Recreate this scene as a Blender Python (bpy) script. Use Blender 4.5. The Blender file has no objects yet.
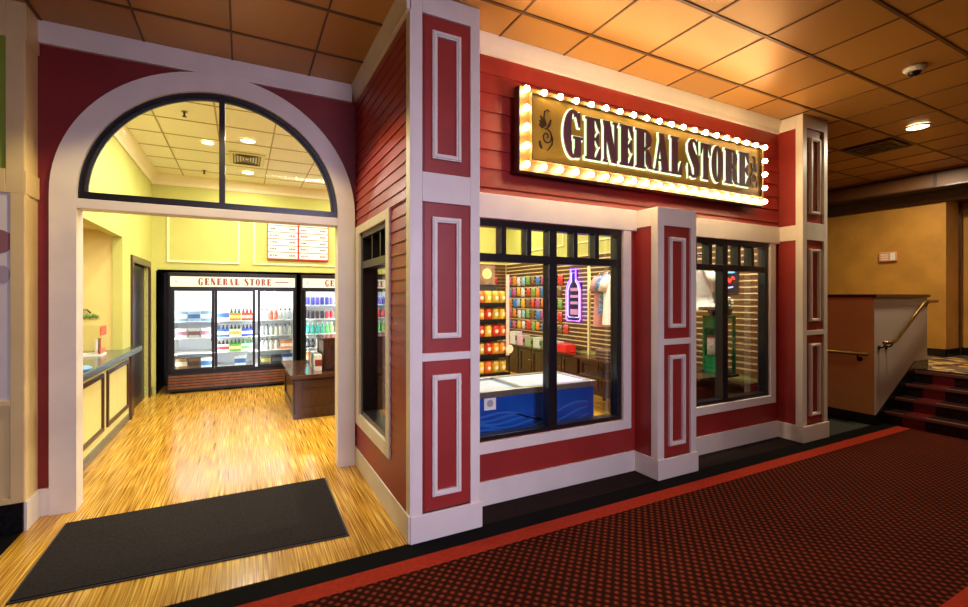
import bpy, bmesh, math, random
from math import pi, sin, cos, radians, sqrt, atan2
random.seed(7)
SC = bpy.context.scene
COL = SC.collection

# ------------------------------------------------------------------ materials
def lin(c):
    return tuple((v/12.92 if v <= .04045 else ((v+.055)/1.055)**2.4) for v in [x/255. for x in c])

def mat(name, col, rough=.5, metal=0., noise=0., nscale=8., nstretch=(1, 1, 1), col2=None, bump=0., bscale=60., emit=None, estr=0., spec=.5, coat=0.):
    m = bpy.data.materials.new(name); m.use_nodes = True
    nt = m.node_tree; N = nt.nodes; L = nt.links
    b = N['Principled BSDF']
    c = lin(col)
    b.inputs['Base Color'].default_value = (*c, 1)
    b.inputs['Roughness'].default_value = rough
    b.inputs['Metallic'].default_value = metal
    b.inputs['Specular IOR Level'].default_value = spec
    b.inputs['Coat Weight'].default_value = coat
    if emit is not None:
        b.inputs['Emission Color'].default_value = (*lin(emit), 1)
        b.inputs['Emission Strength'].default_value = estr
    if noise or bump or col2:
        tc = N.new('ShaderNodeTexCoord'); mp = N.new('ShaderNodeMapping')
        mp.inputs['Scale'].default_value = nstretch
        L.new(tc.outputs['Object'], mp.inputs['Vector'])
        n = N.new('ShaderNodeTexNoise'); n.inputs['Scale'].default_value = nscale; n.inputs['Detail'].default_value = 5
        L.new(mp.outputs[0], n.inputs['Vector'])
        if noise or col2:
            r = N.new('ShaderNodeValToRGB')
            c2 = lin(col2) if col2 else tuple(max(0, v*(1-noise)) for v in c)
            c1 = c if col2 else tuple(min(1, v*(1+noise)) for v in c)
            r.color_ramp.elements[0].position = .35; r.color_ramp.elements[1].position = .65
            r.color_ramp.elements[0].color = (*c2, 1); r.color_ramp.elements[1].color = (*c1, 1)
            L.new(n.outputs['Fac'], r.inputs['Fac']); L.new(r.outputs['Color'], b.inputs['Base Color'])
        if bump:
            n2 = N.new('ShaderNodeTexNoise'); n2.inputs['Scale'].default_value = bscale
            L.new(mp.outputs[0], n2.inputs['Vector'])
            bp = N.new('ShaderNodeBump'); bp.inputs['Strength'].default_value = bump; bp.inputs['Distance'].default_value = .01
            L.new(n2.outputs['Fac'], bp.inputs['Height']); L.new(bp.outputs['Normal'], b.inputs['Normal'])
    return m

def glass_mat(name, tint=(1, 1, 1), refl=1.0):
    m = bpy.data.materials.new(name); m.use_nodes = True
    nt = m.node_tree; N = nt.nodes; L = nt.links
    for n in list(N):
        if n.type != 'OUTPUT_MATERIAL': N.remove(n)
    out = [n for n in N][0]
    t = N.new('ShaderNodeBsdfTransparent'); t.inputs[0].default_value = (*tint, 1)
    g = N.new('ShaderNodeBsdfGlossy'); g.inputs['Roughness'].default_value = .02
    f = N.new('ShaderNodeFresnel'); f.inputs['IOR'].default_value = 1.45
    mul = N.new('ShaderNodeMath'); mul.operation = 'MULTIPLY'; mul.inputs[1].default_value = refl
    L.new(f.outputs[0], mul.inputs[0])
    mx = N.new('ShaderNodeMixShader')
    L.new(mul.outputs[0], mx.inputs[0]); L.new(t.outputs[0], mx.inputs[1]); L.new(g.outputs[0], mx.inputs[2])
    L.new(mx.outputs[0], out.inputs['Surface'])
    return m

def emis(name, col, s):
    return mat(name, (20, 20, 20), rough=.4, emit=col, estr=s)

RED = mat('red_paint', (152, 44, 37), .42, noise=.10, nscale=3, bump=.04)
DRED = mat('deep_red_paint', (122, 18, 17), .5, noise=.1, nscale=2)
WHITE = mat('white_trim_paint', (226, 217, 203), .42, noise=.04, nscale=4)
CREAMW = mat('cream_panel_paint', (226, 200, 138), .5, noise=.06, nscale=3)
BLACKF = mat('black_window_metal', (26, 24, 28), .3, noise=.2, nscale=20)
BLACKS = mat('black_stone', (22, 21, 22), .25, noise=.5, nscale=40)
YEL = mat('yellow_green_wall_paint', (200, 198, 104), .6, noise=.04, nscale=2)
NICHE = mat('warm_yellow_wall_paint', (230, 210, 126), .6, noise=.05, nscale=1.5)
CREAM = mat('cream_trim_paint', (238, 230, 168), .5)
GOLDW = mat('gold_wall_paint', (196, 140, 52), .6, noise=.12, nscale=2.5)
TANW = mat('tan_wall_panel', (222, 188, 118), .45, noise=.06, nscale=2)
GREYW = mat('pale_grey_wall_paint', (196, 182, 172), .5, noise=.05, nscale=2)
DWOOD = mat('dark_wood', (62, 36, 24), .3, noise=.35, nscale=6, nstretch=(10, 10, 1), coat=.2)
DWOODH = mat('dark_wood_top', (72, 44, 28), .16, noise=.3, nscale=6, nstretch=(1, 12, 12), coat=.4)
BROWNSLAT = mat('slatwall_brown', (92, 62, 32), .4, noise=.08, nscale=2)
SLATLIP = mat('slatwall_groove', (250, 226, 162), .4)
BLKPL = mat('black_plastic', (16, 15, 16), .35, noise=.15, nscale=30)
DGREYPL = mat('dark_grey_plastic', (52, 50, 50), .45, noise=.1, nscale=30)
COOLIN = mat('cooler_white_liner', (240, 242, 240), .4, noise=.02)
GRILLE = mat('copper_brown_grille', (126, 80, 52), .35, metal=.3, noise=.2, nscale=10)
STEEL = mat('brushed_steel', (168, 166, 160), .3, metal=.8, noise=.08, nscale=40)
BRASS = mat('brass_rail', (150, 118, 66), .28, metal=.85, noise=.08, nscale=30)
GRANITE = mat('green_grey_stone', (74, 84, 80), .18, noise=.4, nscale=60)
BLUE = mat('blue_chest_enamel', (18, 84, 178), .3, col2=(14, 70, 158), nscale=3.5)
FROST = mat('frosted_white_lid', (196, 214, 232), .15, noise=.05, nscale=6)
SIGNF = mat('sign_gold_panel', (196, 156, 46), .45, noise=.15, nscale=5)
SIGNB = mat('sign_cabinet_brown', (72, 44, 30), .5, noise=.2)
SIGNR = mat('sign_border_gold', (96, 70, 26), .5, noise=.1)
PLUM = mat('sign_letter_plum', (120, 70, 78), .5, noise=.06)
HALO = emis('letter_backlight', (228, 255, 206), 1.5)
BULB = emis('lit_bulb_glass', (255, 216, 158), 90.)
SCROLL = mat('scroll_brown', (62, 38, 18), .5, noise=.05)
MATC = mat('charcoal_mat_pile', (40, 35, 33), .95, noise=.25, nscale=60, bump=.3, bscale=300, spec=.1)
MATE = mat('black_rubber', (24, 23, 23), .6, noise=.1)
REDCAR = mat('red_border_carpet', (150, 44, 24), .9, noise=.12, nscale=30, bump=.3, bscale=400, spec=.1)
BLKCAR = mat('black_border_carpet', (6, 6, 6), .9, noise=.3, nscale=60, bump=.3, bscale=400, spec=.1)
BRNCAR = mat('dark_brown_carpet', (36, 26, 23), .9, noise=.25, nscale=50, bump=.3, bscale=400, spec=.1)
GRNCAR = mat('dark_green_carpet', (44, 48, 40), .9, noise=.25, nscale=50)
TRED = mat('dark_red_carpet', (84, 18, 18), .9, noise=.2, nscale=40, spec=.1)
TDARK = mat('dark_patterned_carpet', (32, 14, 12), .9, noise=.6, nscale=30, spec=.1)
CLEAR = glass_mat('window_glass', (.97, .98, .97), .55)
COOLGL = glass_mat('cooler_glass', (.95, .97, .97), .35)
LAMPW = emis('downlight_lens', (255, 236, 190), 14.)
LAMPI = emis('shop_light_lens', (255, 246, 214), 10.)
LED = emis('cooler_led_strip', (242, 248, 250), 34.)
HEADER = emis('cooler_header_lightbox', (255, 244, 206), 1.3)
PAPER = mat('white_card', (240, 236, 224), .6, noise=.02)
INKR = mat('red_ink', (186, 44, 28), .6)
INKS = mat('sign_ink_brown_red', (150, 72, 52), .6)
INKD = mat('dark_ink', (66, 58, 56), .6)
CHROME = mat('chrome', (200, 200, 200), .12, metal=1.)
VENTM = mat('dark_vent_metal', (48, 34, 24), .5, metal=.3)
VENTL = mat('cream_vent_metal', (226, 214, 160), .5)
GREENP = mat('green_enamel', (0, 128, 74), .3)
TSH = mat('white_cotton', (232, 226, 210), .9, noise=.04, nscale=8)
PINKC = mat('pink_cotton', (214, 150, 146), .9, noise=.06)
BLUEC = mat('blue_patterned_cotton', (70, 96, 150), .9, col2=(150, 168, 196), nscale=30)
NEONP = emis('purple_neon_tube', (120, 70, 255), 9.)
NEONW = emis('pale_neon_tube', (214, 190, 255), 3.)
NEONB = emis('blue_neon_tube', (90, 150, 255), 6.)
NEONR = emis('red_neon_tube', (255, 50, 40), 6.)
GRASSY = mat('leaf_green', (96, 138, 40), .5, noise=.2)

def carpet_mat():
    m = bpy.data.materials.new('dotted_red_carpet'); m.use_nodes = True
    nt = m.node_tree; N = nt.nodes; L = nt.links; b = N['Principled BSDF']
    b.inputs['Roughness'].default_value = .95; b.inputs['Specular IOR Level'].default_value = .05
    tc = N.new('ShaderNodeTexCoord'); mp = N.new('ShaderNodeMapping')
    mp.inputs['Rotation'].default_value = (0, 0, radians(45)); k = 1/.0445
    mp.inputs['Scale'].default_value = (k, k, k)
    L.new(tc.outputs['Object'], mp.inputs['Vector'])
    fr = N.new('ShaderNodeVectorMath'); fr.operation = 'FRACTION'; L.new(mp.outputs[0], fr.inputs[0])
    sub = N.new('ShaderNodeVectorMath'); sub.operation = 'SUBTRACT'; sub.inputs[1].default_value = (.5, .5, 0)
    L.new(fr.outputs[0], sub.inputs[0])
    sx = N.new('ShaderNodeSeparateXYZ'); L.new(sub.outputs[0], sx.inputs[0])
    cb = N.new('ShaderNodeCombineXYZ'); L.new(sx.outputs[0], cb.inputs[0]); L.new(sx.outputs[1], cb.inputs[1])
    ln = N.new('ShaderNodeVectorMath'); ln.operation = 'LENGTH'; L.new(cb.outputs[0], ln.inputs[0])
    r = N.new('ShaderNodeValToRGB'); L.new(ln.outputs['Value'], r.inputs['Fac'])
    e = r.color_ramp.elements
    e[0].position = .0; e[0].color = (*lin((128, 66, 32)), 1)
    e[1].position = .52; e[1].color = (*lin((46, 14, 8)), 1)
    x = e.new(.20); x.color = (*lin((112, 42, 20)), 1)
    x = e.new(.34); x.color = (*lin((72, 20, 11)), 1)
    x = e.new(.42); x.color = (*lin((34, 22, 10)), 1)
    nz = N.new('ShaderNodeTexNoise'); nz.inputs['Scale'].default_value = 1.6; L.new(tc.outputs['Object'], nz.inputs['Vector'])
    mx = N.new('ShaderNodeMix'); mx.data_type = 'RGBA'; mx.blend_type = 'MULTIPLY'; mx.inputs[0].default_value = .35
    L.new(r.outputs['Color'], mx.inputs[6]); L.new(nz.outputs['Fac'], mx.inputs[7])
    L.new(mx.outputs[2], b.inputs['Base Color'])
    return m
CARPET = carpet_mat()

def wood_floor():
    m = bpy.data.materials.new('honey_strand_wood_planks'); m.use_nodes = True
    nt = m.node_tree; N = nt.nodes; L = nt.links; b = N['Principled BSDF']
    b.inputs['Roughness'].default_value = .2
    tc = N.new('ShaderNodeTexCoord')
    def noise(scale, st, det=3):
        mp = N.new('ShaderNodeMapping'); mp.inputs['Scale'].default_value = st
        L.new(tc.outputs['Object'], mp.inputs['Vector'])
        n = N.new('ShaderNodeTexNoise'); n.inputs['Scale'].default_value = scale; n.inputs['Detail'].default_value = det
        L.new(mp.outputs[0], n.inputs['Vector']); return n
    a = noise(1, (115, 2.0, 1), 4); r = N.new('ShaderNodeValToRGB'); L.new(a.outputs['Fac'], r.inputs['Fac'])
    e = r.color_ramp.elements
    e[0].position = .30; e[0].color = (*lin((118, 70, 14)), 1)
    e[1].position = .72; e[1].color = (*lin((246, 212, 108)), 1)
    x = e.new(.48); x.color = (*lin((194, 140, 40)), 1)
    x = e.new(.58); x.color = (*lin((224, 176, 68)), 1)
    bk = N.new('ShaderNodeTexBrick'); mp = N.new('ShaderNodeMapping')
    mp.inputs['Rotation'].default_value = (0, 0, pi/2); L.new(tc.outputs['Object'], mp.inputs['Vector']); L.new(mp.outputs[0], bk.inputs['Vector'])
    bk.inputs['Scale'].default_value = 1; bk.inputs['Brick Width'].default_value = 1.2; bk.inputs['Row Height'].default_value = .13
    bk.inputs['Mortar Size'].default_value = .0012; bk.inputs['Color1'].default_value = (1, 1, 1, 1); bk.inputs['Color2'].default_value = (.8, .76, .7, 1)
    bk.inputs['Mortar'].default_value = (.45, .38, .3, 1)
    mx = N.new('ShaderNodeMix'); mx.data_type = 'RGBA'; mx.blend_type = 'MULTIPLY'; mx.inputs[0].default_value = .85
    L.new(r.outputs['Color'], mx.inputs[6]); L.new(bk.outputs['Color'], mx.inputs[7])
    L.new(mx.outputs[2], b.inputs['Base Color'])
    return m
WOODF = wood_floor()

def tile_mat(name, c1, c2, rough, metal, x0, y0, s):
    m = bpy.data.materials.new(name); m.use_nodes = True
    nt = m.node_tree; N = nt.nodes; L = nt.links; b = N['Principled BSDF']
    b.inputs['Roughness'].default_value = rough; b.inputs['Metallic'].default_value = metal
    tc = N.new('ShaderNodeTexCoord'); mp = N.new('ShaderNodeMapping')
    mp.inputs['Location'].default_value = (-x0/s, -y0/s, 0); mp.inputs['Scale'].default_value = (1/s, 1/s, 1/s)
    L.new(tc.outputs['Object'], mp.inputs['Vector'])
    fl = N.new('ShaderNodeVectorMath'); fl.operation = 'FLOOR'; L.new(mp.outputs[0], fl.inputs[0])
    wn = N.new('ShaderNodeTexWhiteNoise'); wn.noise_dimensions = '2D'; L.new(fl.outputs[0], wn.inputs['Vector'])
    r = N.new('ShaderNodeValToRGB'); L.new(wn.outputs['Value'], r.inputs['Fac'])
    r.color_ramp.elements[0].color = (*lin(c1), 1); r.color_ramp.elements[1].color = (*lin(c2), 1)
    n = N.new('ShaderNodeTexNoise'); n.inputs['Scale'].default_value = 160; L.new(tc.outputs['Object'], n.inputs['Vector'])
    bp = N.new('ShaderNodeBump'); bp.inputs['Strength'].default_value = .25; bp.inputs['Distance'].default_value = .004
    L.new(n.outputs['Fac'], bp.inputs['Height']); L.new(bp.outputs['Normal'], b.inputs['Normal'])
    L.new(r.outputs['Color'], b.inputs['Base Color'])
    return m
GX, GY, GS = 2.357, 2.76, .608
CEILH = tile_mat('bronze_ceiling_tile', (168, 120, 56), (190, 138, 68), .36, .3, GX, GY, GS)
CEILS = tile_mat('cream_ceiling_tile', (244, 240, 218), (248, 244, 224), .7, 0, -.87, .2, .608)
TBAR = mat('dark_ceiling_grid', (96, 62, 32), .4, metal=.4, noise=.05)
TBARL = mat('tan_ceiling_grid', (176, 156, 100), .5)

def pattern_carpet():
    m = bpy.data.materials.new('gold_leaf_patterned_carpet'); m.use_nodes = True
    nt = m.node_tree; N = nt.nodes; L = nt.links; b = N['Principled BSDF']; b.inputs['Roughness'].default_value = .95
    tc = N.new('ShaderNodeTexCoord'); v = N.new('ShaderNodeTexVoronoi'); v.inputs['Scale'].default_value = 7
    L.new(tc.outputs['Object'], v.inputs['Vector'])
    r = N.new('ShaderNodeValToRGB'); L.new(v.outputs['Color'], r.inputs['Fac']); e = r.color_ramp.elements
    r.color_ramp.interpolation = 'CONSTANT'
    e[0].color = (*lin((60, 46, 40)), 1); e[1].color = (*lin((206, 164, 92)), 1); e[1].position = .55
    x = e.new(.35); x.color = (*lin((120, 84, 50)), 1)
    x = e.new(.75); x.color = (*lin((96, 88, 70)), 1)
    L.new(r.outputs['Color'], b.inputs['Base Color']); return m
GOLDCAR = pattern_carpet()

# ------------------------------------------------------------------ mesh helpers
ORG = {}
class M:
    def __init__(s): s.v = []; s.f = []; s.m = []; s.s = []
    def add(s, vs, fs, mi=0, sm=False):
        o = len(s.v); s.v += [tuple(p) for p in vs]
        for f in fs: s.f.append([i+o for i in f]); s.m.append(mi); s.s.append(sm)
        return s
    def box(s, x0, x1, y0, y1, z0, z1, mi=0):
        if x1 < x0: x0, x1 = x1, x0
        if y1 < y0: y0, y1 = y1, y0
        if z1 < z0: z0, z1 = z1, z0
        return s.add([(x0,y0,z0),(x1,y0,z0),(x1,y1,z0),(x0,y1,z0),(x0,y0,z1),(x1,y0,z1),(x1,y1,z1),(x0,y1,z1)],
              [(0,3,2,1),(4,5,6,7),(0,1,5,4),(1,2,6,5),(2,3,7,6),(3,0,4,7)], mi)
    def prism(s, poly, axis, c0, c1, mi=0, sm=False):
        # poly of (a,b); axis y -> (a,c,b); axis x -> (c,a,b); axis z -> (a,b,c)
        P = {'y': lambda a, b, c: (a, c, b), 'x': lambda a, b, c: (c, a, b), 'z': lambda a, b, c: (a, b, c)}[axis]
        n = len(poly)
        vs = [P(a, b, c0) for a, b in poly]+[P(a, b, c1) for a, b in poly]
        s.add(vs, [list(range(n)), list(range(2*n-1, n-1, -1))], mi)
        o = len(s.v)-2*n
        for i in range(n):
            j = (i+1) % n; s.f.append([o+i, o+j, o+n+j, o+n+i]); s.m.append(mi); s.s.append(sm)
        return s
    def strip(s, A, B, axis, c0, c1, mi=0, closed=False, sm=False):
        # solid band between two polylines A and B, extruded c0..c1
        n = len(A)
        for i in range(n if closed else n-1):
            j = (i+1) % n
            s.prism([A[i], A[j], B[j], B[i]], axis, c0, c1, mi, sm)
        return s
    def tube(s, pts, r, n=8, mi=0, closed=False, caps=True):
        import mathutils
        V = mathutils.Vector; pts = [V(p) for p in pts]; k = len(pts); rings = []
        rr = r if isinstance(r, (list, tuple)) else [r]*k
        up = None
        for i, p in enumerate(pts):
            if closed: t = pts[(i+1) % k]-pts[i-1]
            else: t = pts[min(i+1, k-1)]-pts[max(i-1, 0)]
            t.normalize()
            if up is None:
                up = V((0, 0, 1)) if abs(t.z) < .9 else V((1, 0, 0))
            a = t.cross(up); a.normalize(); b = a.cross(t); up = b
            rings.append([p+a*cos(2*pi*q/n)*rr[i]+b*sin(2*pi*q/n)*rr[i] for q in range(n)])
        vs = [v for R in rings for v in R]; fs = []
        for i in range(k if closed else k-1):
            for q in range(n):
                a, b = i*n+q, i*n+(q+1) % n; c = ((i+1) % k)*n
                fs.append((a, b, c+(q+1) % n, c+q))
        s.add(vs, fs, mi, True)
        if caps and not closed:
            o = len(s.v)-len(vs)
            s.f.append([o+q for q in range(n)][::-1]); s.m.append(mi); s.s.append(False)
            s.f.append([o+(k-1)*n+q for q in range(n)]); s.m.append(mi); s.s.append(False)
        return s
    def lathe(s, prof, c, n=16, mi=0, axis='z', mis=None, sm=True, sx=1, sy=1):
        k = len(prof); vs = []
        for r, h in prof:
            for q in range(n):
                a, b = r*cos(2*pi*q/n)*sx, r*sin(2*pi*q/n)*sy
                vs.append((c[0]+a, c[1]+b, c[2]+h) if axis == 'z' else ((c[0]+a, c[1]+h, c[2]+b) if axis == 'y' else (c[0]+h, c[1]+a, c[2]+b)))
        o = len(s.v); s.v += vs
        for i in range(k-1):
            for q in range(n):
                s.f.append([o+i*n+q, o+i*n+(q+1) % n, o+(i+1)*n+(q+1) % n, o+(i+1)*n+q]); s.m.append(mis[i] if mis else mi); s.s.append(sm)
        s.f.append([o+q for q in range(n)][::-1]); s.m.append(mis[0] if mis else mi); s.s.append(False)
        s.f.append([o+(k-1)*n+q for q in range(n)]); s.m.append(mis[-1] if mis else mi); s.s.append(False)
        return s
    def sphere(s, c, r, n=10, k=7, mi=0, sx=1, sy=1, sz=1):
        prof = [(max(1e-4, r*sin(pi*i/k)), -r*cos(pi*i/k)*sz) for i in range(k+1)]
        return s.lathe(prof, c, n, mi, sx=sx, sy=sy)
    def frame(s, x0, x1, z0, z1, w, y0, y1, mi=0, axis='y'):
        # picture-frame of bar width w
        def bx(a0, a1, b0, b1):
            if axis == 'y': s.box(a0, a1, y0, y1, b0, b1, mi)
            elif axis == 'x': s.box(y0, y1, a0, a1, b0, b1, mi)
            else: s.box(a0, a1, b0, b1, y0, y1, mi)
        bx(x0, x0+w, z0, z1); bx(x1-w, x1, z0, z1); bx(x0+w, x1-w, z0, z0+w); bx(x0+w, x1-w, z1-w, z1)
        return s
    def build(s, name, mats, parent=None, bev=0., kind=None):
        if not isinstance(mats, (list, tuple)): mats = [mats]
        org = ORG.get(parent.name, (0, 0, 0)) if parent else (0, 0, 0)
        me = bpy.data.meshes.new(name)
        me.from_pydata([(a-org[0], b-org[1], c-org[2]) for a, b, c in s.v], [], s.f)
        for m in mats: me.materials.append(m)
        for p, mi, sm in zip(me.polygons, s.m, s.s): p.material_index = mi; p.use_smooth = sm
        bm = bmesh.new(); bm.from_mesh(me); bmesh.ops.recalc_face_normals(bm, faces=bm.faces); bm.to_mesh(me); bm.free()
        o = bpy.data.objects.new(name, me); COL.objects.link(o)
        if parent: o.parent = parent
        ORG[o.name] = org
        if bev:
            b = o.modifiers.new('bevel', 'BEVEL'); b.width = bev; b.segments = 2; b.limit_method = 'ANGLE'; b.angle_limit = radians(50)
        if kind: o['kind'] = kind
        return o

def tag(o, label=None, cat=None, group=None, kind=None):
    if label: o['label'] = label
    if cat: o['category'] = cat
    if group: o['group'] = group
    if kind: o['kind'] = kind
    return o

def root(name, loc, label=None, cat=None, group=None, kind=None):
    o = bpy.data.objects.new(name, None); COL.objects.link(o); o.location = loc; o.empty_display_size = .1
    ORG[o.name] = tuple(loc)
    return tag(o, label, cat, group, kind)

def dup(o, loc, label=None, group=None, rotz=None):
    r = o.copy(); COL.objects.link(r); r.location = loc
    if rotz is not None: r.rotation_euler = (0, 0, rotz)
    if label: r['label'] = label
    if group: r['group'] = group
    for ch in o.children:
        c = ch.copy(); COL.objects.link(c); c.parent = r
        for g in ch.children:
            d = g.copy(); COL.objects.link(d); d.parent = c
    return r

def S(o, label):  # setting
    o['kind'] = 'structure'; o['label'] = label; return o

# ------------------------------------------------------------------ dimensions
ZC = 3.60            # ceiling
FY, PY = 3.15, 2.87  # facade wall plane, pilaster front plane
AY = 4.49            # archway wall plane
SX = .97             # side wall plane
XL, XR, YB = -1.32, 5.42, 9.25   # shop interior
ACX, ARO, ARI, ASP = -.152, 1.098, .943, 2.36

# ------------------------------------------------------------------ floors
S(M().box(-6, 12, 1.03, 2.58, -.05, 0).build('floor_carpet', CARPET), 'red carpet with a small diamond dot pattern')
S(M().box(-6, 12, -4, .88, -.05, 0).build('floor_carpet', CARPET), 'red dotted carpet beyond the near border stripe')
S(M().box(-6, 7.19, 2.58, 2.71, -.05, .001).build('trim_1', REDCAR), 'plain orange red carpet stripe beside the storefront')
S(M().box(-6, 12, .88, 1.03, -.05, .001).build('trim_2', REDCAR), 'plain orange red carpet stripe at lower right corner')
m = M().box(-6, 7.19, 2.71, 2.88, -.05, 0).box(-6, XL-.002, 2.88, 4.3, -.05, 0)
S(m.build('trim_3', BLKCAR), 'black carpet border along the storefront')
S(M().box(SX, 5.95, 2.88, 3.3, -.05, 0).build('floor_recess', BRNCAR), 'dark brown carpet between the pilasters')
S(M().box(5.95, 6.95, 2.88, 7, -.05, 0).build('floor_corner', GRNCAR), 'dark green carpet behind the right pilaster')
S(M().box(7.19, 12, 2.58, 2.75, -.05, 0).build('floor_carpet', CARPET), 'carpet at the foot of the stairs')
m = M().box(XL, SX, 2.88, 4.6, -.05, .004).box(-3.2, XR+.1, 4.6, 10, -.05, .004).box(SX+.1, XR+.1, 3.28, 4.6, -.05, .004)
S(m.build('floor_wood', WOODF), 'honey coloured streaky wooden floor of the shop')

# floor mat
r = root('floor_mat', (-.235, 3.72, .004), 'large charcoal entrance mat lying on the wooden floor before the archway', 'mat')
pts = [(-1.10, 4.235), (.645, 4.245), (.632, 3.15), (-1.085, 3.265)]
m = M(); m.prism(pts, 'z', .004, .012); m.build('rubber_edge', MATE, r)
cx, cy = -.235, 3.72
q = [(cx+(x-cx)*.985, cy+(y-cy)*.975) for x, y in pts]
M().prism(q, 'z', .012, .018).build('pile_surface', MATC, r)

# ------------------------------------------------------------------ hall ceiling
def grid(m, x0, x1, y0, y1, z, gx, gy, s, wx=.011, wy=.011):
    k = math.ceil((x0-gx)/s)
    while gx+k*s < x1:
        m.box(gx+k*s-wx, gx+k*s+wx, y0, y1, z-.006, z+.002); k += 1
    k = math.ceil((y0-gy)/s)
    while gy+k*s < y1:
        m.box(x0, x1, gy+k*s-wy, gy+k*s+wy, z-.007, z+.002); k += 1
rects = [(-6, 12, -4, FY), (XL-.0, SX, FY, AY), (5.9, 12, FY, 8), (-6, XL, FY, 4.3)]
m = M(); g = M()
for a in rects:
    m.box(*a, ZC, ZC+.05); grid(g, *a, ZC, GX, GY, GS, .007, .012)
c = S(m.build('ceiling_hall', CEILH), 'bronze ceiling of square tiles over the hall')
g.build('ceiling_grid', TBAR, c)
# shop ceiling
m = M(); g = M()
for a in [(XL, XR, AY+.1, YB), (SX+.1, XR, FY+.12, AY+.1)]:
    m.box(*a, 3.62, 3.67); grid(g, *a, 3.62, -.87, .2, .608, .008, .006)
c = S(m.build('ceiling_shop', CEILS), 'cream tiled ceiling inside the shop')
g.build('ceiling_grid', TBARL, c)

# ------------------------------------------------------------------ facade wall
T = .12
def siding(m, x0, x1, z0, z1, pitch, y, axis='y', thick=.022, out=-1):
    # stacked clapboards, each a wedge thicker at the bottom
    z = z1
    while z > z0+1e-3:
        zb = max(z0, z-pitch)
        poly = [(y, zb), (y+out*thick, zb), (y+out*.006, z), (y, z)]
        m.prism(poly, 'x' if axis == 'y' else 'y', x0, x1)
        z = zb
W1 = (1.53, 3.047); W2 = (3.76, 5.26); WZ = (.49, 2.195)
m = M()
for a, b in [(SX, W1[0]), (W1[1], W2[0]), (W2[1], 5.9)]: m.box(a, b, FY, FY+T, 0, ZC)
for a, b in [W1, W2]: m.box(a, b, FY, FY+T, 0, WZ[0]).box(a, b, FY, FY+T, WZ[1], ZC)
wf = S(m.build('wall_front', RED), 'red storefront wall below the marquee sign')
m = M(); siding(m, 1.466, 5.43, 2.39, 3.455, .145, FY); m.build('siding', RED, wf)
# right return of the building
S(M().box(5.9, 5.92, FY, 8, 0, ZC).build('wall_return', RED), 'red return wall behind the right pilaster')
def crown_profile(y, o=1):
    return [(y, 3.455), (y-.03*o, 3.455), (y-.034*o, 3.50), (y-.05*o, 3.56), (y-.06*o, ZC), (y, ZC)]
S(M().prism(crown_profile(FY), 'x', 1.466, 5.43).build('trim_4', WHITE, bev=.003), 'white crown board above the marquee sign')
S(M().box(1.466, 3.21, FY-.035, FY, 2.20, 2.39).build('trim_5', WHITE, bev=.004), 'white band over the left shop window')
S(M().box(3.70, 5.43, FY-.035, FY, 2.20, 2.39).build('trim_6', WHITE, bev=.004), 'white band over the right shop window')
m = M(); m.box(1.466, 3.145, FY-.03, FY, .40, .487).box(3.05, 3.145, FY-.03, FY, .487, 2.20).box(1.466, 1.527, FY-.03, FY, .487, 2.2)
S(m.build('trim_7', WHITE, bev=.004), 'white casing round the left shop window')
m = M(); m.box(3.70, 5.36, FY-.03, FY, .40, .487).box(5.263, 5.36, FY-.03, FY, .487, 2.20).box(3.70, 3.757, FY-.03, FY, .487, 2.2)
S(m.build('trim_8', WHITE, bev=.004), 'white casing round the right shop window')
S(M().box(1.466, 3.21, FY-.02, FY, 0, .185).build('baseboard_front', WHITE, bev=.004), 'white baseboard under the left shop window')
S(M().box(3.70, 5.43, FY-.02, FY, 0, .185).build('baseboard_front', WHITE, bev=.004), 'white baseboard under the right shop window')

def shop_window(n, x0, x1, label):
    r = root('window_%d' % n, ((x0+x1)/2, FY, WZ[0]), label, kind='structure')
    z0, z1 = WZ; y0, y1 = FY-.005, FY+.085; f = .05
    m = M(); m.box(x0, x0+f, y0, y1, z0, z1).box(x1-f, x1, y0, y1, z0, z1).box(x0+f, x1-f, y0, y1, z0, z0+.035).box(x0+f, x1-f, y0, y1, z1-.05, z1)
    m.build('window_frame', BLACKF, r, bev=.003)
    mid = (x0+x1)/2
    M().box(mid-.042, mid+.042, y0, y1, z0+.035, 1.872).build('mullion', BLACKF, r, bev=.003)
    M().box(x0+f, x1-f, y0, y1, 1.872, 1.935).build('transom_bar', BLACKF, r, bev=.003)
    n6 = 6; w = (x1-x0-2*f)/n6
    for k in range(1, n6):
        xx = x0+f+k*w; hw = .04 if k == 3 else .024
        M().box(xx-hw, xx+hw, y0, y1, 1.935, z1-.05).build('mullion', BLACKF, r, bev=.003)
    g = M()
    for a, b in [(x0+f, mid-.042), (mid+.042, x1-f)]: g.box(a, b, FY+.05, FY+.054, z0+.035, 1.872)
    g.build('glass', CLEAR, r)
    g = M()
    for k in range(n6):
        g.box(x0+f+k*w+.03, x0+f+(k+1)*w-.03, FY+.06, FY+.064, 1.935, z1-.05)
    g.build('transom_glass', CLEAR, r)
    return r
shop_window(1, *W1, 'left black framed shop window with six small top panes')
shop_window(2, *W2, 'right black framed shop window beside the end pilaster')

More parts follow.
